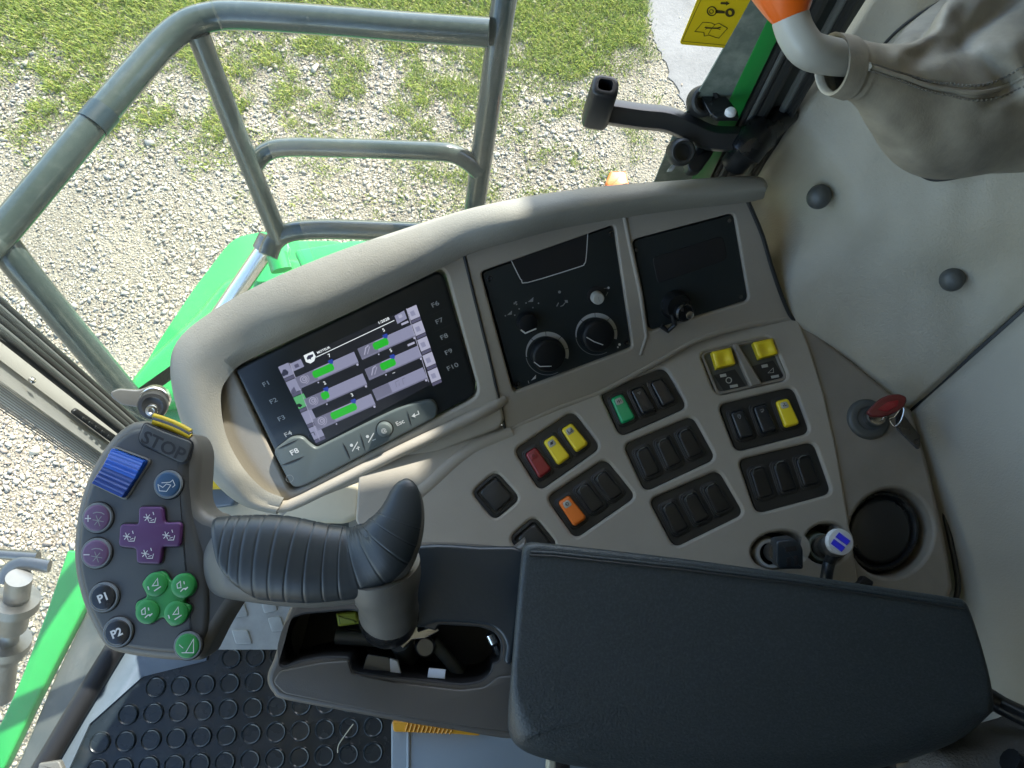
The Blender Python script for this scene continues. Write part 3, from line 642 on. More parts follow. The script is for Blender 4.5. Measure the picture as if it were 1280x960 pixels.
def crumple(p):
    x, y = proj(p); h = 0
    for x0, y0, x1, y1, w_, a_ in STK:
        dx_, dy_ = x1 - x0, y1 - y0; t = max(0, min(1, ((x - x0) * dx_ + (y - y0) * dy_) / (dx_ * dx_ + dy_ * dy_)))
        d2 = (x - x0 - t * dx_) ** 2 + (y - y0 - t * dy_) ** 2; h += a_ * .42 * math.exp(-d2 / (w_ * w_ * 1.7))
    return p + (CAM - p).normalized() * h
Rr = [r_ if i < 26 else [crumple(q) for q in r_] for i, r_ in enumerate(Rr)]
inn = [[c + (q - c) * .9 for q in Rr[0]] for c in [fine[0]]] + []
deepin = [[fine[8] + (q - fine[8]) * .8 for q in Rr[8]]]
mb = MB(); mb.rings(deepin + inn + Rr, 'leather'); mb.build('gaiter', lv, angle=80)
# stitched seam over the front of the gaiter: two rows of stitches and the welt between them
mb = MB()
for a, rr, m in ((5.93, .0009, 'stitch'), (6.02, .0016, 'leather'), (6.11, .0009, 'stitch')):
    pts = []
    for i in range(18, len(Rr)):
        j = a / 6.28318 * NG; j0 = int(j) % NG; f = j - int(j); c = fine[i]
        q = Rr[i][j0].lerp(Rr[i][(j0 + 1) % NG], f); pts.append(q + (q - c).normalized() * .0006)
    if m == 'leather': mb.tube(pts, rr, m, 8)
    else:
        for i in range(len(pts) - 1):
            mb.tube([pts[i], pts[i].lerp(pts[i + 1], .6)], rr, m, 5)
mb.build('seam_stitching', lv)
mb = MB(); mb.tube(cr([W1.pt(*p, .006) for p in [(1150, 216), (1168, 223), (1200, 219), (1240, 206), (1300, 180)]], 6, False), .003, 'seal', 8); mb.build('base_flange', lv); mb = MB(); mb.tube(cr([W1.pt(*p, .004) for p in [(1096, 66), (1118, 42), (1146, 20), (1190, -6), (1230, -25)]], 6, False), .0014, 'seal', 8); mb.build('base_flange', lv)
# ------------------------------------------------------------------ side console
PM = PC(430, 480, .80, .03, -.33)                       # terminal face
PFs = P3((600, 300, .745), (930, 255, .785), (800, 475, .843))
def dpl(pl, x, y): return (pl.pt(x, y) - CAM).dot(cw(V((0, 0, -1))))
PSw = P3((640, 535, dpl(PFs, 640, 535)), (985, 400, dpl(PFs, 985, 400)), (900, 700, .785))
PR = PSw.off(-.004)
con = thing('side_console', 'beige moulded side console carrying screen, gauges and switches', 'console', G(800, 560, ZF))
z1 = lambda x, y: (560 + x / 2.909, 230 + y / 2.909)
z2 = lambda x, y: (560 + x / 3.84, 450 + y / 3.84)
z3 = lambda x, y: (740 + x / 3.694, 400 + y / 3.694)
z5 = lambda x, y: (60 + x / 2.823, 500 + y / 2.823)
z6 = lambda x, y: (270 + x / 3.2, 320 + y / 3.2)
zb = lambda x, y: (620 + x / 6.4, 340 + y / 6.4)
# hood: loft of outer edge, crest, inner edge
HS = [((345, 643), (349, 634), (355, 622)), ((300, 630), (318, 623), (329, 611)), ((262, 595), (289, 585), (302, 582)), ((229, 535), (269, 545), (282, 542)),
      ((213, 470), (254, 490), (276, 494)), ((221, 427), (259, 455), (286, 471)), ((262, 391), (300, 424), (305, 453)), ((330, 353), (361, 398), (365, 424)),
      ((420, 315), (440, 364), (443, 388)), ((520, 281), (530, 322), (533, 345)), ((582, 262), (586, 294), (588, 317)), ((640, 249), (645, 279), (647, 300)), ((700, 239), (704, 266), (706, 285)),
      ((770, 231), (773, 255), (774, 273)), ((840, 226), (842, 246), (843, 263)), ((920, 220), (925, 240), (926, 254)), ((950, 221), (954, 236), (952, 249)), ((959, 230), (957, 238), (954, 246))]
def hd(x, y):
    """depth of the face under the hood: terminal face on the left, fascia on the right, blended"""
    a, b = dpl(PM, x, y), dpl(PFs, x, y); t = sstep(520, 660, x); return a * (1 - t) + b * t
HO = cr([h[0] for h in HS], 5, False); HC = cr([h[1] for h in HS], 5, False); HI = cr([h[2] for h in HS], 5, False)
rows = []
HT = .025
for o, c, i in zip(HO, HC, HI):
    tr = sstep(640, 600, o.y); lift = HT * (.35 + .65 * tr) * (1 - .4 * sstep(370, 260, o.x)) + .019 * sstep(560, 690, o.x)
    dc, do, di = hd(c.x, c.y) - lift, hd(o.x, o.y) - lift * .55, hd(i.x, i.y)
    pc, po, pi = at(c.x, c.y, dc), at(o.x, o.y, do), at(i.x, i.y, di + .012)
    out = (po - pc); low = po + cw(V((0, 0, -.10))) * 1.0 - out * .10
    m1 = po.lerp(pc, .12) + cw(V((0, 0, .0018))); m2 = po.lerp(pc, .5) + cw(V((0, 0, .0048))); m3 = po.lerp(pc, .85) + cw(V((0, 0, .003)))
    n1 = pc.lerp(pi, .10) + cw(V((0, 0, .001))); ex_ = at(i.x, i.y, hd(i.x, i.y) - lift * .55)
    rows.append([low, po - out * -.0 + cw(V((0, 0, -.012))), po, m1, m2, m3, pc, pc.lerp(ex_, .35) + cw(V((0, 0, .0015))), ex_, pi])
mb = MB(); mb.rings(rows, 'hood', True, True, closed=False)
mb.fs = [True] * len(mb.fs)
R = rows
mb.build('hood', con, angle=70)
# terminal surround: shallow frame between the hood's inner edge and the terminal
TQ = [(293, 463), (549, 341), (564, 350), (594, 486), (586, 502), (377, 612), (361, 604)]
inner = roundpoly([(289, 461), (554, 333), (599, 496), (363, 618)], [8, 16, 16, 12], 6)
outer = [(355, 640), (319, 640), (278, 580), (262, 520), (262, 470), (284, 440), (320, 425), (360, 405), (440, 366), (530, 325), (575, 302), (585, 318), (608, 420), (631, 527), (624, 538), (345, 646)]
mb = MB(); mb.plate(roundpoly(outer, 5, 3), [inner], PM, .05, 'beige', -.004, .004, .004); mb.build('terminal_surround', con, angle=50)
# lower rim of the terminal housing, a rolled lip that catches the sun
mb = MB(); mb.tube([PM.pt(348, 634, .0), PM.pt(362, 632, .0), PM.pt(380, 624, .0), PM.pt(500, 564, .0), PM.pt(590, 521, -.001), PM.pt(618, 507, -.005), PM.pt(630, 498, -.012)], .0068, 'beige', 14); mb.build('housing_lip', con)
# box below the terminal housing
# fascia with its two instrument openings
CQ = [(601, 340), (768, 281), (791, 435), (642, 491)]; RQ = [(790, 300), (918, 266), (937, 376), (811, 415)]
fol = [(634, 537), (690, 511), (746, 490), (810, 456), (869, 423), (930, 405), (985, 397)]
fout = [(578, 300), (620, 285), (700, 262), (780, 247), (860, 238), (935, 232), (937, 253), (952, 285), (964, 330), (978, 372), (988, 396)] + fol[::-1][1:] + [(628, 532)]
mb = MB(); mb.plate(fout, [roundpoly(CQ, 6), roundpoly(RQ, 8)], PFs, .03, 'beige', 0, .0022, .0015); mb.solid(roundpoly([(586, 318), (640, 296), (930, 245), (952, 300), (978, 385), (870, 420), (640, 528)], 6), PFs, .01, .001, 'deep', -.028); mb.build('fascia', con)
# raised ribs beside the instruments
mb = MB(); mb.tube([PFs.pt(778, 258, -.001), PFs.pt(786, 300, -.001), PFs.pt(800, 365, -.001), PFs.pt(808, 420, -.001), PFs.pt(800, 443, -.002)], .0028, 'beige', 10); mb.build('moulded_rib', con)
mb = MB(); mb.tube([PFs.pt(579, 316, .0), PFs.pt(590, 360, .0), PFs.pt(610, 440, .0), PFs.pt(627, 512, .0), PFs.pt(631, 535, .0)], .0017, 'seal', 8); mb.build('panel_gap', con)
mb = MB(); mb.tube(cr([PFs.pt(*p, .0005) for p in [(934, 250), (952, 292), (964, 332), (977, 370), (989, 396), (1000, 402)]], 5, False), .0024, 'seal', 8); mb.build('wall_gap', con)
# rolled fold between fascia and switch panel
mb = MB(); pth = cr(fol, 6, False); mb.tube([PFs.pt(p.x, p.y, -.0052) for p in pth], .006, 'beige', 14); mb.build('fold', con)
# switch panel
CL = dict(
 a=[(642, 562), (716.3, 512.5), (751.4, 559.4), (674.6, 614)], b=[(682.4, 621.9), (756.6, 572.4), (795.7, 620.6), (718.9, 674)],
 c=[(749.5, 489.5), (831, 458), (860, 509), (775, 546)], d=[(779, 555.7), (866, 519), (895.7, 573), (806.3, 615)], e=[(811, 624.7), (898.4, 586.8), (930.9, 642.3), (843, 685)],
 f=[(897.6, 505.6), (991.8, 482.6), (1013.4, 540.8), (920, 565)], g=[(922.7, 574.6), (1017.5, 551.6), (1040.5, 616.6), (945.7, 642.3)], h=[(874, 440.6), (963.3, 419), (986.4, 474.4), (895.7, 494.7)],
 q=[(588.6, 615.4), (619.9, 588), (651, 623), (617.8, 651)], r=[(635.5, 672.7), (668, 644.5), (698, 681), (664, 709)])
hol = [roundpoly(c, 11) for c in CL.values()]
def ell(cx, cy, rx, ry, n=32, rot=0.0):
    c, s_ = math.cos(math.radians(rot)), math.sin(math.radians(rot))
    return [(cx + rx * math.cos(6.28318 * i / n) * c - ry * math.sin(6.28318 * i / n) * s_, cy + rx * math.cos(6.28318 * i / n) * s_ + ry * math.sin(6.28318 * i / n) * c) for i in range(n)]
SK = [ell(974, 688, 35, 24, 32, -8), ell(1034, 680, 29, 26, 32, -8)]
sout = [(449, 582), (470, 570), (530, 540), (600, 510)] + [(p[0], p[1]) for p in fol] + [(998, 399), (1012, 432), (1030, 490), (1046, 560), (1058, 630), (1072, 720), (1090, 800), (700, 800), (560, 720), (470, 700), (444, 650)]
mb = MB(); mb.plate(sout, hol + SK, PSw, .035, 'beige', 0, .0034, .003); mb.build('switch_panel', con)
mb = MB(); mb.solid([(580, 560), (1040, 380), (1090, 780), (600, 720)], PSw, .004, .001, 'deep', -.034); mb.build('inner_tray', con)
# crease that runs down from the terminal housing
mb = MB(); mb.tube(cr([PSw.pt(*p, -.009) for p in [(640, 540), (590, 562), (545, 600), (505, 640), (480, 690)]], 6, False), [.0115] * 25, 'beige', 16); mb.build('crease', con)
# rear shelf with key and cup recess
rout = [(985, 392), (1003, 402), (1060, 446), (1141, 512), (1160, 575), (1176, 640), (1188, 700), (1193, 735), (1188, 748), (1160, 800), (1050, 800), (1040, 560), (1020, 480)]
CUP = ell(1114, 666, 52, 56, 48, 20)
mb = MB(); mb.plate(rout, [CUP], PR, .04, 'shelf', 0, .004, .006)
c2 = [PR.px2(*p) for p in CUP]; cx_ = sum(p[0] for p in c2) / 48; cy_ = sum(p[1] for p in c2) / 48
def shr(k, dx=0, dy=0): return [(cx_ + (p[0] - cx_) * k + dx, cy_ + (p[1] - cy_) * k + dy) for p in c2]
mb.rings([[PR.to3(q, -.003) for q in shr(1.01)], [PR.to3(q, -.012) for q in shr(.97)], [PR.to3(q, -.045) for q in shr(.9, -.003, .001)]], 'shelf')
mb.build('rear_shelf', con)
mb = MB(); dx, dy = -.006, .002
mb.rings([[PR.to3(q, h) for q in shr(k, dx, dy)] for k, h in ((.92, -.05), (.92, -.012), (.89, -.0085), (.83, -.0080), (.79, -.011), (.77, -.0125), (.74, -.011), (.66, -.0095))], 'satin', False, True, capm='black'); mb.build('cup_insert', con)
mb = MB(); mb.tube(cr([PR.pt(*p, -.02) for p in [(1165, 576), (1180, 640), (1193, 700), (1197, 740), (1180, 780)]], 6, False), .003, 'seal', 10); mb.build('gap_shadow', con)  # dark tube painting the narrow shadow along the shelf edge
# base column of the console and the sheet below the screen
mb = MB()
mb.solid(roundpoly([(238, 560), (330, 575), (430, 560), (453, 562), (449, 646), (430, 655), (270, 650), (246, 640)], 6), PC(350, 620, .99, .05, .15), .35, .008, 'cream'); mb.build('base_column', con)
mb = MB(); mb.solid(roundpoly([(235, 545), (268, 560), (300, 612), (292, 632), (262, 636), (244, 622)], 5), PC(260, 600, .96, .05, .15), .02, .005, 'sill'); mb.build('base_foot', con)
mb = MB(); mb.solid(roundpoly([(247, 570), (262, 572), (286, 611), (256, 612)], 4), PC(260, 600, .95, .05, .15), .02, .003, 'gold'); mb.build('yellow_pad', con)
mb = MB(); mb.solid(roundpoly([(470, 690), (640, 640), (1090, 700), (1190, 752), (1150, 900), (500, 900)], 10), PSw.off(-.05), .45, .005, 'beige'); mb.build('lower_body', con)
# ------------------------------------------------------------------ terminal
tm = thing('display_terminal', 'black touch terminal with lit gauge screen set into the console', 'display', PM.pt(450, 480))
TO = roundpoly([(291.5, 463), (552, 338), (597, 494), (365, 615)], [5, 14, 14, 10], 6)
mb = MB(); mb.solid(TO, PM, .03, .003, 'glassblk', -.004)
o_ = -.0036
for t_, x, y in [('F1', 195, 515), ('F2', 226, 583), ('F3', 258, 653), ('F4', 285, 716), ('F6', 876, 195), ('F7', 893, 262), ('F8', 912, 325), ('F9', 930, 386), ('F10', 946, 446)]:
    mb.text(t_, PM, *z6(x, y), 176, -80, 5.6, 'markmid', o_, .012, 1.35)
for x, y in [(190, 545), (222, 615), (252, 685), (885, 228), (902, 295), (921, 355), (938, 418)]:
    a = z6(x - 38, y + 16); b = z6(x + 38, y - 18); mb.line([a, b], PM, .7, 'black', o_)
mb.build('bezel', tm)
# membrane keys along the lower edge
kp_ = roundpoly([z6(228, 780), z6(300, 725), z6(345, 722), z6(372, 750), z6(400, 770), z6(560, 690), z6(700, 622), z6(780, 590), z6(862, 572), z6(886, 598), z6(884, 642), z6(700, 738), z6(336, 928), z6(300, 918)], [6, 6, 8, 4, 4, 20, 20, 12, 6, 6, 6, 20, 14, 8], 4)
mb = MB(); mb.solid(kp_, PM, .02, .0022, 'keygrey', .0012)
o2 = .0015
mb.text('F8', PM, *z6(315, 780), 176, -80, 6.5, 'mark', o2, .02, 1.3)
for x, y in ((552, 763), (616, 728)):
    mb.dot(*z6(x - 10, y - 6), 2.0, PM, 'mark', o2); mb.line([z6(x - 6, y + 16), z6(x + 16, y - 22)], PM, 1.1, 'mark', o2)
mb.line([z6(562, 768), z6(576, 762)], PM, 1.1, 'mark', o2 + .0002); mb.line([z6(626, 736), z6(640, 730)], PM, 1.1, 'mark', o2 + .0002)
mb.line([z6(569, 758), z6(571, 774)], PM, 1.1, 'mark', o2 + .0004)
mb.text('Esc', PM, *z6(737, 664), 176, -80, 5.5, 'mark', o2, .02, 1.1)
mb.line([z6(808, 617), z6(812, 630), z6(790, 640)], PM, 1.2, 'mark', o2); mb.ink([z6(782, 642), z6(794, 628), z6(798, 646)], PM, 'mark', o2 + .0001)
def sliver(p, q, w): 
    a = V(p); b = V(q); n = V((-(b - a).y, (b - a).x)).normalized() * w; m_ = (a + b) / 2
    mb.ink([a, a.lerp(b, .25) + n * .8, m_ + n, a.lerp(b, .75) + n * .8, b, m_ - n * .25], PM, 'deep', o2)
sliver(z6(258, 838), z6(355, 800), 2.0); sliver(z6(238, 774), z6(335, 730), 1.2); sliver(z6(505, 745), z6(538, 818), -1.7); sliver(z6(575, 708), z6(598, 785), -1.1); sliver(z6(762, 615), z6(782, 684), -1.0)
mb.circ(*z6(296, 888), 4.5, PM, .5, 'markdim', o2)
mb.build('key_strip', tm)
mb = MB(); mb.disc(*z6(676, 688), 9.5, PM, [(1.16, .0014), (1.15, .0018), (1.05, .0014), (1.04, .0008)], 'deep'); mb.disc(*z6(676, 688), 9.5, PM, [(1.0, .001), (.98, .0062), (.9, .0078), (.7, .0086)], 'keygrey'); mb.text('@', PM, *z6(676, 688), 176, -80, 5, 'mark', .0089); mb.build('rotary_knob', tm)
# LCD content, all of it self-lit
def em(n, c, s_=1.0): 
    M[n] = mat(n, (.01, .01, .01), .4, emit=c, es=s_ * .24); return n
ES = 1.0
em('lcd_bg', '14141c', .6); em('lcd_lil', '7d7f98'); em('lcd_lil2', '626378'); em('lcd_pale', '9a9bb0'); em('lcd_grn', '1ba321'); em('lcd_grn2', '4f9a62'); em('lcd_blue', '20388f'); em('lcd_wht', 'd5dde0'); em('lcd_dk', '26263a'); em('lcd_drk2', '4a4960')
L = -.0034
mb = MB(); mb.ink([z6(248, 445), z6(800, 194), z6(886, 500), z6(405, 757)], PM, 'lcd_bg', L)
L += .0002
def par(c0, w, h): return [z6(*c0), z6(c0[0] + w[0], c0[1] + w[1]), z6(c0[0] + w[0] + h[0], c0[1] + w[1] + h[1]), z6(c0[0] + h[0], c0[1] + h[1])]
for i in range(5):                      # left icon column
    x, y = 248 + i * 30.5, 444 + i * 61.5; mb.ink(par((x, y), (41, -18), (23, 46)), PM, 'lcd_grn2' if i == 2 else 'lcd_lil', L); mb.ink(par((x + 24, y + 48), (40, -18), (5, 11)), PM, 'lcd_drk2', L)
mb.ink([z6(262, 474), z6(268, 455), z6(278, 453), z6(290, 463), z6(288, 474), z6(268, 482)], PM, 'lcd_dk', L + .0001)
mb.ink([z6(300, 540), z6(312, 522), z6(320, 538), z6(322, 545), z6(302, 552)], PM, 'lcd_drk2', L + .0001)
mb.ink([z6(316, 598), z6(326, 592), z6(334, 590), z6(346, 596), z6(338, 606), z6(330, 603), z6(322, 612)], PM, 'markblk', L + .0001)
mb.line([z6(368, 730), z6(366, 718), z6(388, 708), z6(394, 722)], PM, 1.0, 'lcd_dk', L + .0001)
for i in range(5):                      # right icon column
    x, y = 763 + i * 20.8, 212 + i * 62.5; mb.ink(par((x, y), (38, -17), (16, 46)), PM, 'lcd_pale', L); mb.ink(par((x + 17, y + 48), (37, -17), (4, 11)), PM, 'lcd_drk2', L)
    mb.ink(par((x + 12, y + 12), (16, -7), (8, 18)), PM, 'lcd_lil', L + .0001)
mb.line([z6(292, 432), z6(412, 740)], PM, .9, 'lcd_pale', L); mb.line([z6(760, 212), z6(850, 508)], PM, .7, 'lcd_pale', L)
mb.ink(par((295, 432), (44, -20), (14, 30)), PM, 'lcd_lil', L); mb.ink(par((312, 436), (16, -7), (6, 13)), PM, 'lcd_drk2', L + .0001)
mb.ink(par((714, 240), (38, -22), (12, 32)), PM, 'lcd_lil', L); mb.ink(par((728, 238), (14, -6), (5, 12)), PM, 'lcd_pale', L + .0001)
mb.ink([z6(350, 398), z6(388, 381), z6(399, 402), z6(393, 420), z6(378, 430), z6(360, 424)], PM, 'lcd_wht', L)
mb.ink([z6(362, 408), z6(368, 398), z6(378, 395), z6(388, 392), z6(389, 402), z6(380, 408), z6(381, 415), z6(374, 412), z6(366, 416)], PM, 'lcd_dk', L + .0001)
mb.line([z6(398, 408), z6(712, 260)], PM, .9, 'lcd_wht', L)
mb.text('MOTEUR', PM, *z6(428, 379), 176, -80, 2.9, 'lcd_wht', L, .02, 1.1); mb.text('1:2028', PM, *z6(670, 261), 176, -80, 3.4, 'lcd_wht', L, .02, 1.2)
def gauge(x, y, g0, g1, num, icon, w=232, val=True):
    u = V((.914, -.405)); q = lambda s_, t_: z6(x + u.x * s_ + .40 * t_, y + u.y * s_ + .92 * t_)
    mb.ink([q(0, 0), q(w, 0), q(w, 49), q(0, 49)], PM, 'lcd_lil', L); mb.ink([q(0, 44), q(w, 44), q(w, 49), q(0, 49)], PM, 'lcd_lil2', L + .0001)
    mb.ink([q(0, 0), q(w * .32, 0), q(w * .32, 43), q(0, 43)], PM, 'lcd_lil2', L + .0001)
    if g1:
        mb.ink([q(g0, 12), q(g0 + 6, 5), q(g1 - 6, 5), q(g1, 12), q(g1, 28), q(g1 - 6, 35), q(g0 + 6, 35), q(g0, 28)], PM, 'lcd_grn', L + .0002)
        mb.ink([q(g1 - 14, -9), q(g1 + 6, -9), q(g1 + 8, 0), q(g1, 11), q(g1 - 12, 3)], PM, 'lcd_blue', L + .0003)
        mb.dot(*q(g0 + 8, 55), 1.1, PM, 'lcd_pale', L + .0001, 6)
    mb.dot(*q(w - 8, 53), 1.6, PM, 'lcd_pale', L + .0002, 6)
    if num: mb.text(num, PM, *q(g1 - 2 if g1 else w * .47, -24), 176, -80, 4.2, 'lcd_wht', L, .02)
    if icon == 'o': mb.circ(*q(26, 22), 4.2, PM, .9, 'lcd_pale', L + .0003); mb.circ(*q(28, 22), 2.0, PM, .9, 'lcd_pale', L + .0003, n=12); mb.circ(*q(28, 22), 6.0, PM, .6, 'lcd_pale', L + .0003, -70, 60, 8)
    elif icon == '/': mb.line([q(14, 36), q(30, 12), q(44, 8)], PM, 1.3, 'lcd_pale', L + .0003); mb.line([q(26, 38), q(46, 14)], PM, .8, 'lcd_pale', L + .0003)
    else:
        mb.line([q(92, 32), q(96, 12), q(112, 12)], PM, .8, 'lcd_lil2', L + .0003); mb.line([q(104, 32), q(108, 20)], PM, .8, 'lcd_lil2', L + .0003); mb.line([q(122, 34), q(126, 12), q(138, 12)], PM, .8, 'lcd_lil2', L + .0003)
gauge(316, 487, 70, 160, '7', 'o', 258); gauge(352, 573, 68, 100, '2', 'o', 256); gauge(387, 654, 72, 182, '3', 'o', 255)
gauge(565, 371, 62, 126, '5', '/', 235); gauge(594, 453, 62, 126, '5', '/', 232); gauge(624, 535, 0, 0, '...', 'k', 222)
mb.ink(par((740, 270), (28, -12), (3, 8)), PM, 'lcd_pale', L); mb.ink(par((765, 354), (28, -12), (3, 8)), PM, 'lcd_pale', L)
mb.build('screen', tm)
# ------------------------------------------------------------------ climate panel
PCl = PFs.off(-.0045)
cp = thing('climate_panel', 'square black control panel with two round dials and a white knob', 'control panel', PCl.pt(700, 390))
mb = MB(); mb.solid(roundpoly([(603, 341), (766.5, 283), (789, 434), (643.5, 488.5)], 5), PCl, .012, .0012, 'panel'); o_ = .0002
mb.ink([(638.4, 324.5), (651, 348.6), (659.7, 352.6), (725, 333), (732, 326), (734.6, 291), (700, 305), (660, 319)], PCl, 'deep', o_)
mb.line(cr([(638.4, 324.5), (649, 346), (652, 350), (659.7, 353), (722, 334), (730, 330), (732.5, 322), (734.6, 291)], 3, False), PCl, 1.1, 'mark', o_ + .0002)
for i, (x, y) in enumerate([(612, 348), (764, 292), (646, 481), (783, 428)]): mb.disc(x, y, 3.6, PCl, [(1, 0), (1, .0008), (.7, .0012), (.3, .0006)], 'satin', 14)
for x, y in [(155, 245), (240, 248), (150, 345), (75, 350), (185, 295), (295, 285), (340, 250)]: mb.dot(*zb(x, y), 1.0, PCl, 'markdim', o_, 6)
mb.ink([zb(255, 240), zb(300, 200), zb(296, 238)], PCl, 'markdim', o_); mb.ink([zb(88, 345), zb(128, 308), zb(125, 340)], PCl, 'markdim', o_)
for a in (20, 140, 260): mb.ink([zb(157 + 18 * math.cos(math.radians(a + k)), 250 + 18 * math.sin(math.radians(a + k))) for k in (0, 60)] + [zb(157, 250)], PCl, 'markdim', o_)
mb.dot(*zb(508, 160), 1.8, PCl, 'markdim', o_); mb.line([zb(485, 275), zb(500, 245)], PCl, 1.2, 'markdim', o_); mb.line([zb(515, 275), zb(535, 268), zb(552, 245)], PCl, 1.0, 'markdim', o_); mb.ink([zb(548, 225), zb(572, 225), zb(576, 246), zb(556, 246)], PCl, 'markdim', o_)
mb.line([zb(862, 132), zb(888, 128)], PCl, .9, 'markdim', o_); mb.dot(*zb(900, 126), 1.6, PCl, 'mark', o_, 7); mb.line([zb(880, 190), zb(895, 160)], PCl, .7, 'markdim', o_)
mb.text('1', PCl, *zb(260, 880), 148, -55, 4.0, 'mark', o_); mb.ink([zb(280, 868), zb(320, 822), zb(318, 852)], PCl, 'mark', o_)
mb.dot(*zb(988, 580), 1.7, PCl, 'mark', o_, 6); mb.dot(*zb(975, 602), 1.1, PCl, 'mark', o_, 6)
mb.build('face_plate', cp)
def dial(cx, cy, r, ptr, name='dial'):
    mb = MB()
    mb.disc(cx, cy, r * .80, PCl, [(1.0, 0), (1.0, .004), (.98, .0085), (.92, .0105), (.8, .0115)], 'dialm', 40)
    n = 28; mk = []
    for i in range(n):
        a0, a1 = 190 - 205 * i / n, 190 - 205 * (i + 1) / n
        if i in (7, 13, 19, 24): a0 -= 1.6
        w = lambda t: .05 + .22 * math.sin(math.pi * min(1, t * .62)) ** 1.3
        q = lambda a, k: (cx + r * k * math.cos(math.radians(a)), cy - r * k * math.sin(math.radians(a)))
        mk.append([q(a0, 1.0), q(a1, 1.0), q(a1, 1.0 - w((i + 1) / n) * .95), q(a0, 1.0 - w(i / n) * .95)])
    for k in mk: mb.ink(k, PCl, 'arc', .0004)
    mb.circ(cx, cy, r * 1.0, PCl, .7, 'markdim', .0003, 192, 300, 14)
    mb.line(ptr, PCl, 1.1, 'mark', .0119)
    return mb.build('dial', cp)
dial(*zb(410, 650), 27, [zb(285, 690), zb(332, 726), zb(425, 724)])
dial(*zb(803, 495), 26.2, [zb(700, 495), zb(760, 530), zb(832, 556)])
mb = MB(); mb.disc(*zb(245, 395), 13, PCl, [(1.0, 0), (.98, .007), (.9, .010), (.75, .0108)], 'dialm'); mb.line([zb(182, 438), zb(218, 465), zb(305, 428)], PCl, 1.9, 'mark', .0111); mb.build('selector_knob', cp)
mb = MB(); mb.disc(*zb(800, 185), 11.5, PCl, [(1.0, 0), (1.0, .001), (.8, .0012)], 'deep'); mb.disc(*zb(801, 197), 8.0, PCl, [(1.0, 0), (1.0, .006), (.95, .0085), (.82, .0098)], 'lens'); mb.line([zb(798, 180), zb(806, 218)], PCl, .8, 'markdim', .0101); mb.build('push_knob', cp)
# ------------------------------------------------------------------ blank instrument with lock
PRa = PFs.off(-.0035)
rp = thing('instrument_blank', 'black instrument plate with dark slot window and round lock knob', 'instrument', PRa.pt(864, 340))
mb = MB(); mb.solid(roundpoly([(792, 301), (916.5, 268), (935, 375), (812.5, 413)], 6), PRa, .012, .0012, 'panel')
for x, y in [z1(685, 240), z1(1023, 133), z1(1065, 410)]: mb.disc(x, y, 2.4, PRa, [(1, 0), (1, .0008), (.6, .0012)], 'steel', 12)
mb.build('face_plate', rp)
mb = MB(); mb.solid(roundpoly([z1(742, 268), z1(1000, 186), z1(1018, 275), z1(762, 362)], [5, 9, 9, 5]), PRa, .002, .0008, 'deep', .0006); mb.build('display_window', rp)
mb = MB(); mb.disc(*z1(826, 438), 19, PRa, [(1.0, 0), (.98, .004), (.85, .008), (.78, .012), (.74, .012)], 'satin', 32); mb.disc(*z1(838, 452), 12, PRa, [(1.0, .010), (.97, .018), (.8, .020)], 'satin', 28)
mb.tube([PRa.pt(*z1(815, 470), .012), PRa.pt(*z1(825, 510), .010), PRa.pt(*z1(800, 535), .008), PRa.pt(*z1(775, 515), .006)], .003, 'black', 10); mb.build('lock_knob', rp)
mb = MB(); mb.disc(*z1(852, 458), 5.0, PRa, [(1, .020), (1, .0215), (.7, .022)], 'chrome', 20); mb.ink([z1(847, 452), z1(858, 452), z1(858, 464), z1(847, 464)], PRa, 'deep', .0224); mb.build('lock_barrel', rp)
# ------------------------------------------------------------------ switch banks
def qmap(c, pl):
    P4 = [V(pl.px2(*p)) for p in c]
    def f(u, v): return (P4[0] * (1 - u) + P4[1] * u) * (1 - v) + (P4[3] * (1 - u) + P4[2] * u) * v
    return f, ((P4[1] - P4[0]).length + (P4[2] - P4[3]).length) / 2, ((P4[3] - P4[0]).length + (P4[2] - P4[1]).length) / 2
def rrect(f, W_, H_, u, v, w, h, r, shape=0.0, n=6):
    """rounded rectangle of w x h metres about (u, v); shape > 0 narrows the label end"""
    out = []
    for (sx, sy, a0) in ((1, 1, 0), (-1, 1, 90), (-1, -1, 180), (1, -1, 270)):
        for i in range(n + 1):
            a = math.radians(a0 + 90 * i / n); ww = w * (1 - shape * (1 if sy < 0 else 0))
            x = sx * (ww / 2 - r) + r * math.cos(a); y = sy * (h / 2 - r) + r * math.sin(a)
            out.append(f(u + x / W_, v + y / H_))
    return out
PK = PSw.off(-.0038)
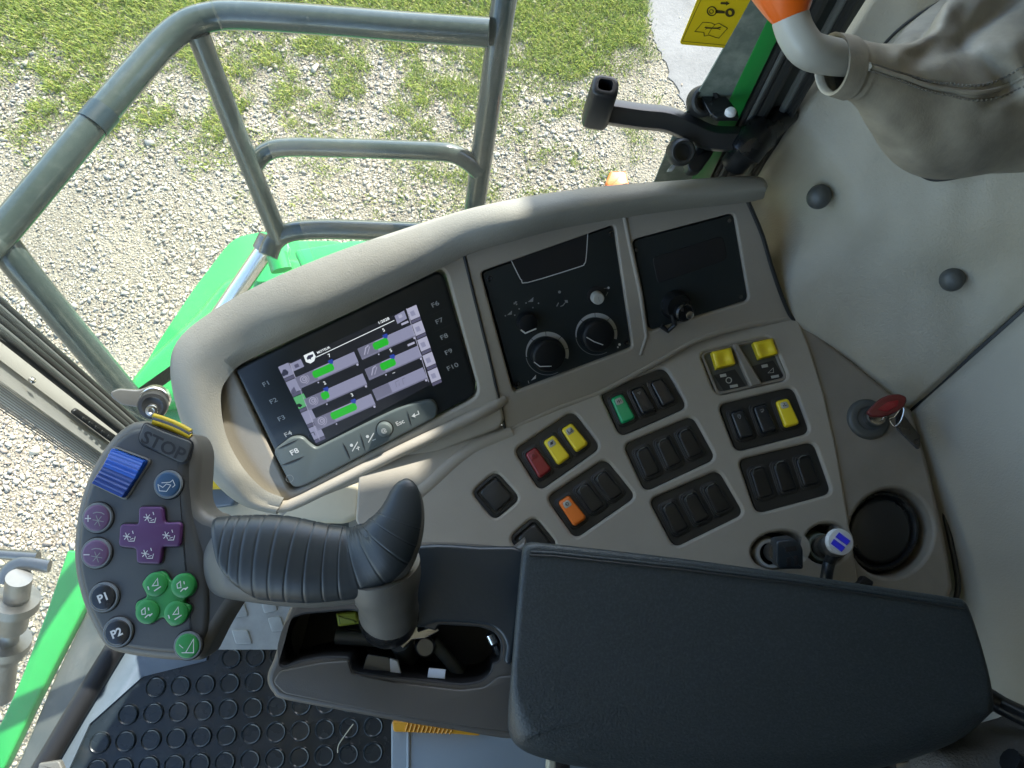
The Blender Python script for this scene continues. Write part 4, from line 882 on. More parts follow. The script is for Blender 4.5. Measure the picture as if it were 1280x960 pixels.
def rocker(par, f, W_, H_, u, v, m, label=None, lens=None, icon=None, blank=False, low=False):
    mb = MB(); w, h = .0170, .0325
    if blank: w, h = .0175, .031
    top = .0062 if not blank else .0026; R = []
    for k, (ins, z) in enumerate(((0, -.001), (0, top * .55), (.0006, top * .82), (.0016, top * .97), (.0030, top))):
        q2 = rrect(f, W_, H_, u, v, w - 2 * ins, h - 2 * ins, .0034 - ins * .5, .10); n = len(q2); row = []
        for i, q in enumerate(q2):
            a = i / n; t = 1 if i < n / 2 else -1        # lower half rises, label end dips
            tilt = (.0016 if not blank else .0004) * (1 if t > 0 else -1) * (1 if z > 0 else 0)
            row.append(PK.to3(q, z + tilt))
        R.append(row)
    mb.rings(R, m, False, True, capm=m)
    if blank: mb.line([PKpx(f, u - .07, v - .18), PKpx(f, u - .055, v - .26), PKpx(f, u - .01, v - .29), PKpx(f, u + .05, v - .285)], PK, 1.1, 'sealgrey', top + .0006)  # pale arc painted as the edge highlight of a blank cover
    o = mb.build('rocker_switch', par)
    if label: o['label'] = label
    if lens or icon:
        mb = MB(); z0 = top - .0011; z1_ = z0 + .0009
        # the label window sits on the dipped end
        q2 = rrect(f, W_, H_, u - .005, v - .155, .0088, .0075, .002, .1)
        if lens: mb.rings([[PK.to3(q, z0 - .001) for q in q2], [PK.to3(q, z1_) for q in q2], [PK.to3(q, z1_ + .0003) for q in rrect(f, W_, H_, u - .005, v - .155, .0078, .0065, .0016, .1)]], lens, False, True)
        c = f(u - .005, v - .155); e1 = (f(u + .1, v) - f(u, v)).normalized(); e2 = (f(u, v + .1) - f(u, v)).normalized()
        P = lambda x, y: PK.to3(c + e1 * x * .001 + e2 * y * .001, z1_ + .0005)
        ink = 'markblk' if lens else 'markdim'
        def ln(pts, wd=.7):
            for a, b in zip(pts[:-1], pts[1:]):
                a, b = V(a), V(b); n_ = V((-(b - a).y, (b - a).x)).normalized() * wd / 2; mb.poly([P(*(a + n_)), P(*(b + n_)), P(*(b - n_)), P(*(a - n_))], ink)
        def dd(x, y, r): mb.poly([P(x + r * math.cos(6.28 * i / 10), y + r * math.sin(6.28 * i / 10)) for i in range(10)], ink)
        if icon == 'blob': dd(0, 0, 1.7); ln([(-2.6, 1), (-1.2, .6)], .9); ln([(1.2, -.8), (2.4, -1.6)], .9)
        elif icon == 'corner': ln([(-2.2, -2), (-2.2, 2), (-.2, 2)], .8); ln([(.2, 2), (2.6, 2), (2.6, -1.4), (.2, 2)], .7)
        elif icon == 'ring': [ln([(1.9 * math.cos(a), 1.9 * math.sin(a)), (1.9 * math.cos(a + .7), 1.9 * math.sin(a + .7))], .6) for a in (0, .7, 1.4, 2.1, 2.8, 3.5, 4.2, 4.9, 5.6)]; dd(-.4, 0, .8)
        elif icon == 'bars': ln([(-2, -1.6), (-2, 1.6)], .7); ln([(0, -1.8), (0, 1.8)], 1.2); ln([(2, -1.6), (2, 1.6)], .7); ln([(-2, 0), (-1, 0)], .6)
        elif icon == 'tri': ln([(-1.8, -1), (1.8, -1), (0, 1.6), (-1.8, -1)], .45)
        elif icon == 'warn': ln([(-1.8, 1.2), (1.8, 1.2), (0, -1.8), (-1.8, 1.2)], .45)
        elif icon == 'fan': [mb.poly([P(0, 0), P(2.4 * math.cos(a), 2.4 * math.sin(a)), P(2.0 * math.cos(a + .9), 2.0 * math.sin(a + .9))], ink) for a in (.2, 2.3, 4.4)]
        elif icon == 'pin': [ln([(1.8 * math.cos(a), -.6 + 1.8 * math.sin(a)), (1.8 * math.cos(a + .8), -.6 + 1.8 * math.sin(a + .8))], .5) for a in (2.4, 3.2, 4.0, 4.8, 5.6, 6.4)]; ln([(-1.5, .6), (0, 3), (1.5, .6)], .5); dd(0, -.6, .7)
        elif icon == 'lamp': ln([(-2, -1.2), (2, -1.6), (2.2, .2), (-1.6, .6)], .6); ln([(-1.6, 1.8), (1.2, 1.4)], .5); dd(.2, .9, .8)
        mb.build('indicator_window' if lens else 'symbol', o)
    return o
def PKpx(f, u, v):
    return proj(PK.to3(f(u, v)))
def bank(key, label, specs):
    f, W_, H_ = qmap(CL[key], PK); c = PK.to3(f(.5, .5))
    t = thing('switch_bank', label, 'switch bank', c, 'rows of rocker switches on the console')
    mb = MB(); f0 = lambda w, h, r: rrect(f, W_, H_, .5, .5, W_ * w, H_ * h, r)
    mb.rings([[PK.to3(q, z) for q in rrect(f, W_, H_, .5, .5, W_ - 2 * i_ , H_ - 2 * i_, .0075 - i_ * .5)] for i_, z in ((.0002, -.02), (.0002, -.0012), (.0009, -.0004))], 'black', False, True)
    # moulded collars round each switch
    for i, sp in enumerate(specs):
        u = (.185, .485, .785)[i]
        for dw, z in ((.0078, .0006), (.0044, .0018)):
            R = []
            for ins, zz in ((0, -.002), (0, z - .0003), (.0005, z), (.0018, z), (.0022, z - .0006), (.0022, -.002)):
                R.append([PK.to3(q, zz) for q in rrect(f, W_, H_, u, .5, .0172 + dw - 2 * ins, .0322 + dw - 2 * ins, .006 - ins, .06)])
            mb.rings(R, 'black')
    mb.build('frame', t)
    for i, sp in enumerate(specs): rocker(t, f, W_, H_, (.185, .485, .785)[i], .505, **sp)
    return t
B_ = dict(m='blank', blank=True)
bank('a', 'switch bank with one red and two yellow rockers, nearest the screen', [dict(m='red', icon='warn', lens='red', label='dark red rocker switch'), dict(m='yellow', lens='lens', icon='blob', label='yellow rocker switch with a round symbol'), dict(m='yellow', lens='lens', icon='corner', label='yellow rocker switch with a corner symbol')])
bank('b', 'switch bank with an orange rocker and two blank covers', [dict(m='orange', lens='lens', icon='ring', label='orange rocker switch'), B_, B_])
bank('c', 'switch bank with a green rocker and two black rockers below the dials', [dict(m='green', lens='lens', icon='bars', label='green rocker switch'), dict(m='rocker', icon='tri'), dict(m='rocker')])
bank('d', 'all black blank switch bank directly below the green rocker bank', [B_, B_, B_])
bank('e', 'all black blank switch bank beside the armrest, lowest in its column', [B_, B_, B_])
bank('f', 'switch bank with two black rockers and one yellow fan rocker', [dict(m='rocker', icon='pin'), dict(m='rocker', icon='lamp'), dict(m='yellow', lens='lens', icon='fan', label='yellow rocker switch with a fan symbol')])
bank('g', 'all black blank switch bank below the yellow fan rocker bank', [B_, B_, B_])
for k, l in (('q', 'single square black switch blank standing clear of the armrest'), ('r', 'single square black switch blank partly hidden by the armrest')):
    f, W_, H_ = qmap(CL[k], PK); t = thing('square_switch', l, 'switch', PK.to3(f(.5, .5)), 'square blanks on the console')
    mb = MB(); mb.rings([[PK.to3(q, z) for q in rrect(f, W_, H_, .5, .5, W_ - 2 * i_, H_ - 2 * i_, .004)] for i_, z in ((.0002, -.02), (.0002, .0005), (.001, .001), (.004, .001), (.0048, -.0006), (.006, -.0008))], 'black', False, True); mb.build('frame', t)
    mb = MB(); mb.rings([[PK.to3(q, z) for q in rrect(f, W_, H_, .52, .5, W_ - 2 * i_, H_ - 2 * i_, .004)] for i_, z in ((.0068, -.002), (.0068, .002), (.0075, .003), (.009, .0034))], 'black', False, True); mb.build('key_cap', t)
# latch switches
f, W_, H_ = qmap(CL['h'], PK); t = thing('latch_switch_bank', 'grey switch bank with two yellow safety latches, topmost on the panel', 'switch bank', PK.to3(f(.5, .5)))
mb = MB(); mb.rings([[PK.to3(q, z) for q in rrect(f, W_, H_, .5, .5, W_ - 2 * i_, H_ - 2 * i_, .005)] for i_, z in ((.0002, -.02), (.0002, .0006), (.0012, .0012), (.003, .0012), (.0042, -.002))], 'shelf', False, True, capm='knobgrey'); mb.build('frame', t)
mb = MB(); rr_ = [[PK.to3(f(u, v), z) for u, v in ((.44 + o1, .03), (.52 - o1, .03), (.62 - o1, .97), (.46 + o1, .97))] for o1, z in ((0, -.003), (0, .004), (.02, .006))]; mb.rings(rr_, 'shelf', False, True, smooth=False); mb.build('divider', t)
def latch(px_quad, marks, u):
    q2 = [V(PK.px2(*p)) for p in px_quad]
    g = lambda a, b: (q2[0] * (1 - a) + q2[1] * a) * (1 - b) + (q2[3] * (1 - a) + q2[2] * a) * b
    mb = MB(); N_ = 10; vs = []
    for j in range(N_ + 1):
        for i in range(N_ + 1):
            a, b = i / N_, j / N_; e = min(a, 1 - a, b, 1 - b); h = .0085 if e > .02 else .0065
            h -= .0042 * math.exp(-(((a - .5) / .26) ** 2 + ((b - .62) / .34) ** 2)) ; vs.append(PK.to3(g(a, b), h))
    mb.add(vs, [[j * (N_ + 1) + i, j * (N_ + 1) + i + 1, (j + 1) * (N_ + 1) + i + 1, (j + 1) * (N_ + 1) + i] for j in range(N_) for i in range(N_)], 'yellow', True)
    ring_ = [(i / N_, 0) for i in range(N_)] + [(1, j / N_) for j in range(N_)] + [(1 - i / N_, 1) for i in range(N_)] + [(0, 1 - j / N_) for j in range(N_)]
    mb.rings([[PK.to3(g(a, b), .0065) for a, b in ring_], [PK.to3(g(.5 + (a - .5) * 1.03, .5 + (b - .5) * 1.03), -.002) for a, b in ring_]], 'yellow')
    mb.build('yellow_latch', t, angle=60)
    mb = MB(); q3 = [PK.to3(f(u + a, b), -.0008) for a, b in ((.0, .55), (.30, .53), (.36, .95), (.05, .95))]; mb.poly(q3, 'black')
    for x, y, w, h in marks: mb.solid([(x, y), (x + w, y - w * .18), (x + w + 1, y + h - w * .18), (x + 1, y + h)], PK, .0008, .0001, 'lens', .0002)
    return mb
mbb = latch([z3(548, 155), z3(635, 135), z3(656, 207), z3(570, 229)], [(*z3(590, 252), 7.5, 3.5), (*z3(636, 302), 9.5, 3.2)], .07)
mbb.circ(*z3(631, 279), 3.4, PK, 1.2, 'lens', .0006); mbb.build('switch_body', t)
mbb = latch([z3(738, 112), z3(825, 92), z3(850, 161), z3(766, 184)], [(*z3(782, 208), 7.5, 3.5), (*z3(826, 258), 9.5, 3.2)], .60)
mbb.line([z3(812, 245), z3(836, 222), z3(838, 243), z3(812, 245)], PK, .8, 'lens', .0006); mbb.build('switch_body', t)
# ------------------------------------------------------------------ key, chargers
ks = thing('ignition_lock', 'round steel ignition lock with a red key and a dark tag', 'ignition lock', PR.pt(1085, 524))
mb = MB(); mb.disc(1085, 524, 26, PR, [(1, -.004), (1, .0), (.93, .0035), (.82, .005), (.6, .005), (.5, .003)], 'knobgrey', 40); mb.disc(1090, 523, 12, PR, [(1, .002), (1, .012), (.9, .0145), (.65, .015), (.6, .012)], 'chrome', 32); mb.build('lock_ring', ks)
PKey = PC(1108, 508, .775, -.25, .2)
mb = MB(); mb.solid(roundpoly([(1083, 515), (1100, 498), (1112, 493), (1125, 492), (1134, 496), (1133, 505), (1122, 515), (1105, 521), (1090, 521)], 4), PKey, .006, .0022, 'keyred'); mb.solid(roundpoly([(1096, 512), (1110, 502), (1124, 500), (1122, 508), (1108, 515)], 3), PKey, .002, .0007, 'red', .0006); mb.build('key', ks)
mb = MB(); mb.tube(cr([PKey.pt(*p, -.002) for p in [(1112, 524), (1118, 521), (1126, 510), (1130, 512), (1126, 526), (1118, 533)]], 5, True), .0008, 'chrome', 8); mb.build('key_loop', ks)
mb = MB(); mb.solid(roundpoly([(1119, 518), (1127, 508), (1131, 520), (1150, 544), (1150, 560), (1146, 561), (1120, 536)], 2), PC(1135, 535, .785, -.5, .3), .003, .001, 'satin'); mb.build('key_tag', ks)
for i, (cx, cy) in enumerate(((972, 690), (1034, 682))):
    nm = ('power_socket', 'chrome rimmed power socket holding the dark twin port charger') if i == 0 else ('power_socket', 'dull rimmed power socket holding the white lit charger')
    t = thing(nm[0], nm[1], 'power socket', PSw.pt(cx, cy), 'power sockets in the console')
    mb = MB(); mb.disc(cx - 6 if i == 0 else cx - 4, cy + 2, 19 if i == 0 else 18, PSw, [(1.25, -.03), (1.0, -.018), (1, -.008), (.9, -.005), (.74, -.006), (.7, -.02)], 'apillar' if i == 0 else 'dusty', 36, capm='deep'); mb.build('socket_rim', t)
ca = thing('phone_charger', 'dark blue black twin port charger plugged into the socket beside the armrest', 'charger', PSw.pt(985, 692))
PA = PC(986, 692, .735, -.1, .05)
mb = MB(); mb.tube([PSw.pt(966, 690, -.01), PA.pt(975, 691, -.012)], .0105, 'steel', 24); mb.build('plug', ca)
mb = MB(); mb.solid(roundpoly([(970, 676), (994, 673), (1004, 684), (1005, 712), (975, 712), (970, 706)], [5, 6, 6, 4, 4, 4]), PA, .022, .003, 'usbblk')
for q in ([(981, 684), (995, 682), (996, 688), (982, 690)], [(983, 697), (988, 696), (989, 707), (984, 708)], [(992, 695), (997, 694), (998, 706), (993, 707)]): mb.solid(q, PA, .0006, .0001, 'deep', .0004)
mb.build('body', ca)
cb = thing('phone_charger', 'small white ringed charger with two lit blue ports and grey cable', 'charger', PSw.pt(1040, 682))
PB = PC(1050, 678, .722, .1, .18)
mb = MB(); mb.tube([PSw.pt(1032, 684, -.012), PSw.pt(1036, 682, .012), PB.pt(1044, 680, -.018)], [.0105, .0105, .0115], 'usbblk', 28); mb.tube([PSw.pt(1030, 684, -.004), PSw.pt(1033, 683, .004)], .0125, 'steel', 28); mb.build('plug', cb)
mb = MB(); mb.tube([PB.pt(1043, 681, -.020), PB.pt(1049, 678, -.003)], [.0128, .0128], 'socket', 32); mb.disc(1050.5, 677.5, 16.5, PB, [(.98, -.006), (1, -.001), (.96, .0008), (.9, .001)], 'white', 40)
mb.build('body', cb)
em('port_blue', '1c1f9e', .55)
mb = MB(); Pb2 = PB
for q in ([(1040, 671.5), (1052, 667.5), (1055, 673), (1043, 677)], [(1046, 682), (1058, 678), (1061, 684.5), (1049, 688.5)]):
    pass
for q in ([z4_ for z4_ in ((1048, 665.5), (1062, 676), (1057.5, 681.5), (1043.5, 671.2))], [(1041.5, 673.5), (1055.5, 684), (1051, 689.6), (1037.8, 679.5)]): mb.solid(q, PB, .0008, .0002, 'port_blue', .0018)
mb.build('usb_port', cb)
mb = MB(); mb.tube(cr([PB.pt(1046, 690, -.016), PSw.pt(1038, 700, .022), PSw.pt(1034, 715, .02), PSw.pt(1032, 735, .01), PSw.pt(1030, 770, -.0)], 6, False), .0062, 'usbblk', 14); mb.build('cable', cb)
mb = MB(); mb.solid(roundpoly([(1066, 731), (1078, 719), (1090, 727), (1086, 740)], 2), PSw, .01, .002, 'deep', .006); tag(mb.build('cable_clip'), 'small black clip on the console edge above the armrest', 'clip')
# ------------------------------------------------------------------ joystick
PJ = PC(180, 690, .60, .02, .12)
js = thing('joystick', 'grey multifunction joystick with coloured buttons and ribbed black palm grip', 'joystick', at(490, 770, .66))
JO = [z5(*p) for p in [(345, 74), (400, 96), (450, 112), (505, 126), (530, 178), (530, 240), (526, 300), (526, 345), (538, 382), (562, 404), (600, 420), (700, 500), (735, 600), (725, 660), (690, 690), (655, 725), (625, 770), (595, 820), (562, 885), (545, 915), (520, 926), (430, 925), (330, 915), (260, 903), (210, 888), (180, 862), (150, 810), (118, 740), (94, 660), (82, 590), (79, 520), (86, 440), (98, 370), (125, 285), (170, 195), (225, 122), (275, 84), (310, 73)]]
mb = MB(); mb.solid([tuple(p) for p in cr(JO, 3)], PJ, .034, .009, 'joytrim', 0, 6, capm='joy')
# the front skin is darker than the rim
JF = JO[:5] + [z5(528, 240), z5(530, 330), z5(545, 420), z5(575, 520), z5(595, 620), z5(602, 720)] + JO[17:]
j2 = [PJ.px2(*p) for p in cr(JF, 3)]
mb.build('pad_body', js, angle=50)
mb = MB(); mb.rings([[PJ.to3(q, h) for q in offs(j2, d)] for d, h in ((.0066, -.0016), (.0074, .0000), (.0086, .0014), (.0102, .0024), (.0122, .003))], 'joy', False, True, capm='joy'); mb.build('face', js, angle=60)
PJf = PJ.off(.003)
def btn(name, label, cx, cy, r, m, icon, ringm='ring', h=.002):
    x, y = z5(cx, cy); rp = r / 2.823; mb = MB()
    mb.disc(x, y, rp, PJf, [(1.10, -.001), (1.10, .0002), (1.06, .0007), (1.02, .0003)], 'deep', 40)
    mb.disc(x, y, rp, PJf, [(1.02, -.001), (1.02, .0016), (.97, .0024), (.90, .0024)], ringm, 40)
    mb.disc(x, y, rp, PJf, [(.88, .001), (.88, h + .0004), (.84, h + .0010), (.74, h + .0014)], m, 40)
    icon(mb, h + .0016); return lab(mb.build(name, js), label)
L5 = lambda mb, pts, w, o, m='mark': mb.line([z5(*p) for p in pts], PJf, w, m, o)
def reel(mb, cx, cy, s_, o, m='markdim', w=.9):
    for k, a in enumerate((10, 70, 130)):
        c, d = math.cos(math.radians(a)) * s_, math.sin(math.radians(a)) * s_; L5(mb, [(cx - c, cy - d), (cx + c, cy + d)], w, o + k * .00012, m)
def ic_p(sg):
    def f(mb, o):
        cx, cy = (185, 425) if sg > 0 else (180, 552)
        reel(mb, cx, cy, 20, o); L5(mb, [(cx - 45, cy - 8), (cx - 24, cy - 8)], 1.3, o + .0004, 'mark')
        if sg > 0: L5(mb, [(cx - 34, cy - 20), (cx - 34, cy + 4)], 1.3, o + .0005, 'mark')
        L5(mb, [(cx - 18, cy - 26), (cx - 5, cy - 30), (cx + 12, cy - 28), (cx + 22, cy - 22)], 1.1, o, 'markdim')
    return f
btn('round_button', 'purple round button with plus sign', 178, 415, 52, 'purple2', ic_p(1)); btn('round_button', 'purple round button with minus sign', 174, 540, 52, 'purple2', ic_p(-1))
def ic_t(t_, x, y):
    def f(mb, o): mb.text(t_, PJf, *z5(x, y), 120, -55, 9.5, 'mark', o, .03, 1.05)
    return f
btn('round_button', 'black round button marked P1', 200, 695, 51, 'navy' if 0 else 'rocker', ic_t('P1', 200, 695)); btn('round_button', 'black round button marked P2', 250, 818, 51, 'rocker', ic_t('P2', 250, 818))
def ic_b(mb, o):
    L5(mb, [(395, 298), (400, 320), (425, 322), (440, 300), (425, 296), (412, 308), (395, 298)], .8, o); L5(mb, [(408, 292), (438, 290), (447, 282), (455, 300), (446, 308)], .8, o + .0001)
btn('round_button', 'dark blue round button with spout symbol', 427, 298, 49, 'navy', ic_b)
def ic_g(mb, o): L5(mb, [(478, 888), (520, 888), (520, 840), (492, 888)], 1.0, o); L5(mb, [(470, 860), (484, 872)], .8, o + .0001)
btn('round_button', 'green round button with wedge symbol', 496, 865, 48, 'bgreen', ic_g)
# purple cross pad
PX = roundpoly([z5(*p) for p in [(328, 376), (412, 376), (418, 432), (478, 430), (474, 516), (412, 516), (404, 578), (320, 574), (318, 522), (256, 516), (262, 436), (326, 438)]], [5, 5, 4, 6, 6, 4, 5, 5, 4, 6, 6, 4], 5)
mb = MB(); mb.solid(PX, PJf, .004, .0018, 'purple', .0042)
p2 = [PJf.px2(*p) for p in PX]; mb.rings([[PJf.to3(q, h) for q in offs(p2, d)] for d, h in ((-.0014, -.001), (-.0014, .0003), (-.0004, .0006))], 'deep')
def ic_reel(cx, cy, o):
    reel(mb, cx - 8, cy + 2, 14, o, 'mark', .9); L5(mb, [(cx - 2, cy + 18), (cx + 18, cy + 18), (cx + 22, cy + 2)], .9, o + .0004); L5(mb, [(cx + 12, cy - 18), (cx + 15, cy - 8)], 1.0, o + .0004); L5(mb, [(cx + 4, cy + 12), (cx + 16, cy + 8)], .8, o + .0005)
for cx, cy in ((368, 412), (296, 478), (434, 474), (360, 538)): ic_reel(cx, cy, .0044)
lab(mb.build('cross_pad', js), 'purple four way cross pad')
mb = MB()
GXp = [z5(*p) for p in [(338, 648), (358, 622), (400, 603), (422, 612), (436, 634), (455, 630), (488, 610), (514, 622), (527, 655), (514, 684), (494, 696), (488, 712), (506, 722), (508, 742), (480, 782), (446, 796), (426, 782), (414, 766), (396, 770), (366, 788), (342, 780), (316, 742), (318, 714), (338, 702), (352, 694), (352, 680)]]
GX = [tuple(p) for p in cr(GXp, 4)]
mb.solid(GX, PJf, .004, .0016, 'bgreen', .0036)
p2 = [PJf.px2(*p) for p in GX]; mb.rings([[PJf.to3(q, h) for q in offs(p2, d)] for d, h in ((-.0014, -.001), (-.0014, .0003), (-.0004, .0006))], 'deep')
for cx, cy in ((388, 648), (484, 652), (460, 748), (360, 744)): mb.disc(*z5(cx, cy), 42 / 2.823, PJf, [(1.0, .0034), (.97, .0046), (.88, .0052), (.6, .0056)], 'bgreen', 28)
o_ = .0058
for cx, cy in ((388, 648), (460, 748)):
    L5(mb, [(cx - 8, cy + 4), (cx + 12, cy + 2), (cx + 10, cy - 22), (cx - 8, cy + 4)], 1.0, o_); L5(mb, [(cx - 2, cy + 22), (cx + 22, cy + 6)], 1.3, o_); L5(mb, [(cx - 24, cy + 6), (cx - 20, cy + 18)], 1.4, o_)
for cx, cy in ((484, 652), (360, 744)):
    L5(mb, [(cx - 18, cy - 6), (cx - 16, cy + 8), (cx - 4, cy + 6), (cx - 6, cy - 16), (cx - 18, cy - 6)], 1.0, o_); L5(mb, [(cx - 6, cy + 20), (cx + 4, cy + 10), (cx + 18, cy + 8)], 1.3, o_); L5(mb, [(cx + 10, cy + 14), (cx + 20, cy + 4)], 1.4, o_ + .0001); L5(mb, [(cx + 6, cy - 16), (cx + 8, cy - 6)], 1.2, o_)
lab(mb.build('clover_pad', js), 'green four lobed pad')
# blue rocker
mb = MB(); bq = [z5(238, 172), z5(357, 216), z5(276, 344), z5(166, 292)]; fq, Wb, Hb = qmap(bq, PJf)
mb.rings([[PJf.to3(q, h) for q in rrect(fq, Wb, Hb, .5, .5, Wb - 2 * d, Hb - 2 * d, .003)] for d, h in ((-.002, -.001), (-.002, .0012), (-.0008, .002), (-.0003, .0012), (-.0003, -.001))], 'joytrim')
def half(v0, v1, m, h0, h1):
    n = 14; vs = []
    for j in range(n + 1):
        v = v0 + (v1 - v0) * j / n; h = h0 + (h1 - h0) * j / n + .0011 * (math.sin(j / n * 6.283 * 2.5 - 1) ** 8)
        for i in range(5):
            u = (.0, .03, .5, .97, 1.0)[i]; vs.append(PJf.to3(fq(u, v), h - (.0015 if i in (0, 4) else 0)))
    mb.add(vs, [[j * 5 + i, j * 5 + i + 1, (j + 1) * 5 + i + 1, (j + 1) * 5 + i] for j in range(n) for i in range(4)], m, True)
    vs = [PJf.to3(fq(*q), h) for q, h in (((0, v0), -.001), ((1, v0), -.001), ((1, v1), -.001), ((0, v1), -.001), ((0, v0), h0 - .0015), ((1, v0), h0 - .0015), ((1, v1), h1 - .0015), ((0, v1), h1 - .0015))]
    mb.add(vs, [[0, 1, 5, 4], [1, 2, 6, 5], [2, 3, 7, 6], [3, 0, 4, 7]], m)
half(.0, .5, 'bblue', .0075, .0045); half(.5, 1.0, 'bblue2', .0045, .006)
lab(mb.build('thumb_rocker', js), 'bright blue ridged thumb rocker')
# stop key
mb = MB(); so = [z5(*p) for p in [(344, 80), (398, 108), (506, 146), (510, 165), (494, 214), (474, 223), (330, 155), (322, 132)]]
mb.solid(roundpoly(so, [4, 20, 4, 4, 6, 6, 6, 4], 4), PJf, .004, .0015, 'joy', .0018); p2 = [PJf.px2(*p) for p in roundpoly(so, 5, 4)]
mb.rings([[PJf.to3(q, h) for q in offs(p2, d)] for d, h in ((-.0012, -.001), (-.0012, .0003), (-.0002, .0006))], 'deep')
mb.text('STOP', PJf, *z5(412, 162), 140, 66, 15.5, 'deep', .0020, .02, 1.1); lab(mb.build('stop_key', js), 'dark grey key marked STOP')
mb = MB()
for dy, m, r in ((-2, 'gold', .0028), (-13, 'steel', .0026), (-22, 'gold', .0024)):
    mb.tube([PJ.pt(*z5(x, y + dy), -.004) for x, y in ((372, 78), (405, 88), (440, 101), (475, 117), (504, 134))], r, m, 12)
mb.build('stop_ring', js)
# ribbed palm grip: rings along a centre line in the hand's plane
PGp = PC(400, 690, .60, .0, .12)
cl_ = [(228, 690, 42), (262, 692, 45), (300, 694, 49), (345, 697, 52), (385, 702, 50), (418, 704, 46), (446, 702, 43), (474, 687, 39.5), (490, 667, 33.5), (499, 649, 28), (504, 631, 23), (506, 615, 18), (506, 606, 13), (505.5, 600.5, 7), (505, 598.5, 1)]
fc_ = cr([V((x, y, r)) for x, y, r in cl_], 8, False)
def grip(mb, shift, dz, k, m, grooves=None, i0=0, i1=None, flat=.62, grow=None):
    R = []; fcs = fc_[i0:i1]
    for i, c in enumerate(fcs):
        a, b = fcs[max(i - 1, 0)], fcs[min(i + 1, len(fcs) - 1)]; t = (PGp.pt(b.x, b.y) - PGp.pt(a.x, a.y)).normalized()
        sd = PGp.n.cross(t).normalized(); lift = .018 * sstep(440, 505, c.x)
        if m == 'joytrim': lift -= .030 * sstep(292, 236, c.x)
        o = PGp.pt(c.x + shift[0], c.y + shift[1], dz + lift); r = c.z * k * PGp.m(400, 690) + (grow(i) if grow else 0)
        g = 1.0
        if grooves:
            for gr in grooves: g -= .035 * math.exp(-((i - gr) / .55) ** 2)
        R.append([o + sd * math.cos(6.28318 * j / 40) * r * g + PGp.n * math.sin(6.28318 * j / 40) * r * flat * g for j in range(40)])
    mb.rings(R, m, True, True)
mb = MB(); fcN = len(fc_)
# denser rings so the grooves are crisp
fc_ = cr([V((x, y, r)) for x, y, r in cl_], 16, False)
gv = [26, 31, 36, 42, 49, 57, 66, 76, 86, 96, 106, 118, 130, 143]
def ringat(s_, k, dz, shift=(0, 0), flat=.62, g=1.0, n=40):
    i = int(s_); i = min(max(i, 0), len(fc_) - 2); fr = s_ - i; c = fc_[i].lerp(fc_[i + 1], fr)
    a, b = fc_[max(i - 1, 0)], fc_[min(i + 2, len(fc_) - 1)]; t = (PGp.pt(b.x, b.y) - PGp.pt(a.x, a.y)).normalized(); sd = PGp.n.cross(t).normalized()
    o = PGp.pt(c.x + shift[0], c.y + shift[1], dz + .018 * sstep(440, 505, c.x)); r = c.z * k * PGp.m(400, 690) * g
    return lambda j: o + sd * math.cos(j) * r + PGp.n * math.sin(j) * r * flat
rows_ = []; NS = len(fc_) - 1
for q in range(0, 520):
    row = []
    for j in range(64):
        a = 6.28318 * j / 64; up_ = math.cos(a)          # +1 on the console side of the grip, -1 on the seat side
        s0 = 17 + (1 - up_) * .5 * 14 + 10 * max(0, -up_) ** 2
        s_ = max(s0, 16 + (NS - 16) * q / 519)
        g = 1.0 - sum(.020 * math.exp(-((s_ - gr) / .40) ** 2) - .004 * math.exp(-((s_ - gr - 1.6) / 1.1) ** 2) for gr in gv)
        g *= .95 + .05 * sstep(0, 2.0, s_ - s0)
        row.append(ringat(s_, 1.0, .0062, g=g)(a))
    rows_.append(row)
mb.rings(rows_, 'rubber', True, True); mb.build('palm_grip', js, angle=60)
mb = MB(); grip(mb, (4, 7), -.003, .985, 'joytrim', None, 0, None, .66, None); mb.build('grip_shell', js, angle=60)
mb = MB(); mb.tube(cr([at(476, 706, .605), at(480, 726, .612), at(484, 744, .622), at(486, 757, .634), at(486, 765, .645)], 5, False), [.033, .033, .0328, .0325, .032, .0312, .0302, .029, .028, .0272, .0266, .0262, .0258, .0256, .0256, .0258, .0262, .0266, .0266, .026, .025], 'joytrim', 36); mb.build('neck', js, angle=60)
mb = MB(); mb.tube([at(486, 760, .640), at(486, 769, .650), at(486, 775, .665)], [.0266, .0272, .026], 'satin', 32); mb.build('collar', js)
# ------------------------------------------------------------------ front tray with the lever slot
PTr = PC(520, 800, .66, .03, .16)
ft = thing('armrest_tray', 'dark front tray of the armrest with an open slot below the joystick', 'tray', PTr.pt(480, 850, -.06))
TOUT = [(340, 826), (333, 842), (333, 856), (340, 868), (352, 876), (420, 889), (500, 904), (570, 915), (648, 926), (660, 905), (662, 690), (640, 687), (600, 683), (545, 680), (514, 684), (500, 720), (470, 750), (420, 748), (372, 750), (356, 772), (348, 800)]
TH = [(349, 809), (354, 790), (362, 774), (380, 768), (437, 763), (500, 776), (545, 789), (549, 781), (600, 784), (620, 791), (627, 806), (624, 826), (615, 829), (613, 840), (602, 851), (578, 855), (500, 846), (446, 840), (440, 834), (438, 821), (404, 820), (372, 826), (351, 834)]
tout = [tuple(p) for p in cr(TOUT, 3)]; th_ = roundpoly(TH, [5, 6, 8, 6, 6, 10, 3, 3, 6, 8, 10, 4, 3, 5, 10, 10, 10, 5, 4, 6, 10, 10, 6], 3)
mb = MB(); mb.plate(tout, [th_], PTr, .030, 'tray', 0, .0018, .006, 'deep')
o2 = [PTr.px2(*p) for p in tout]; h2_ = [PTr.px2(*p) for p in th_]
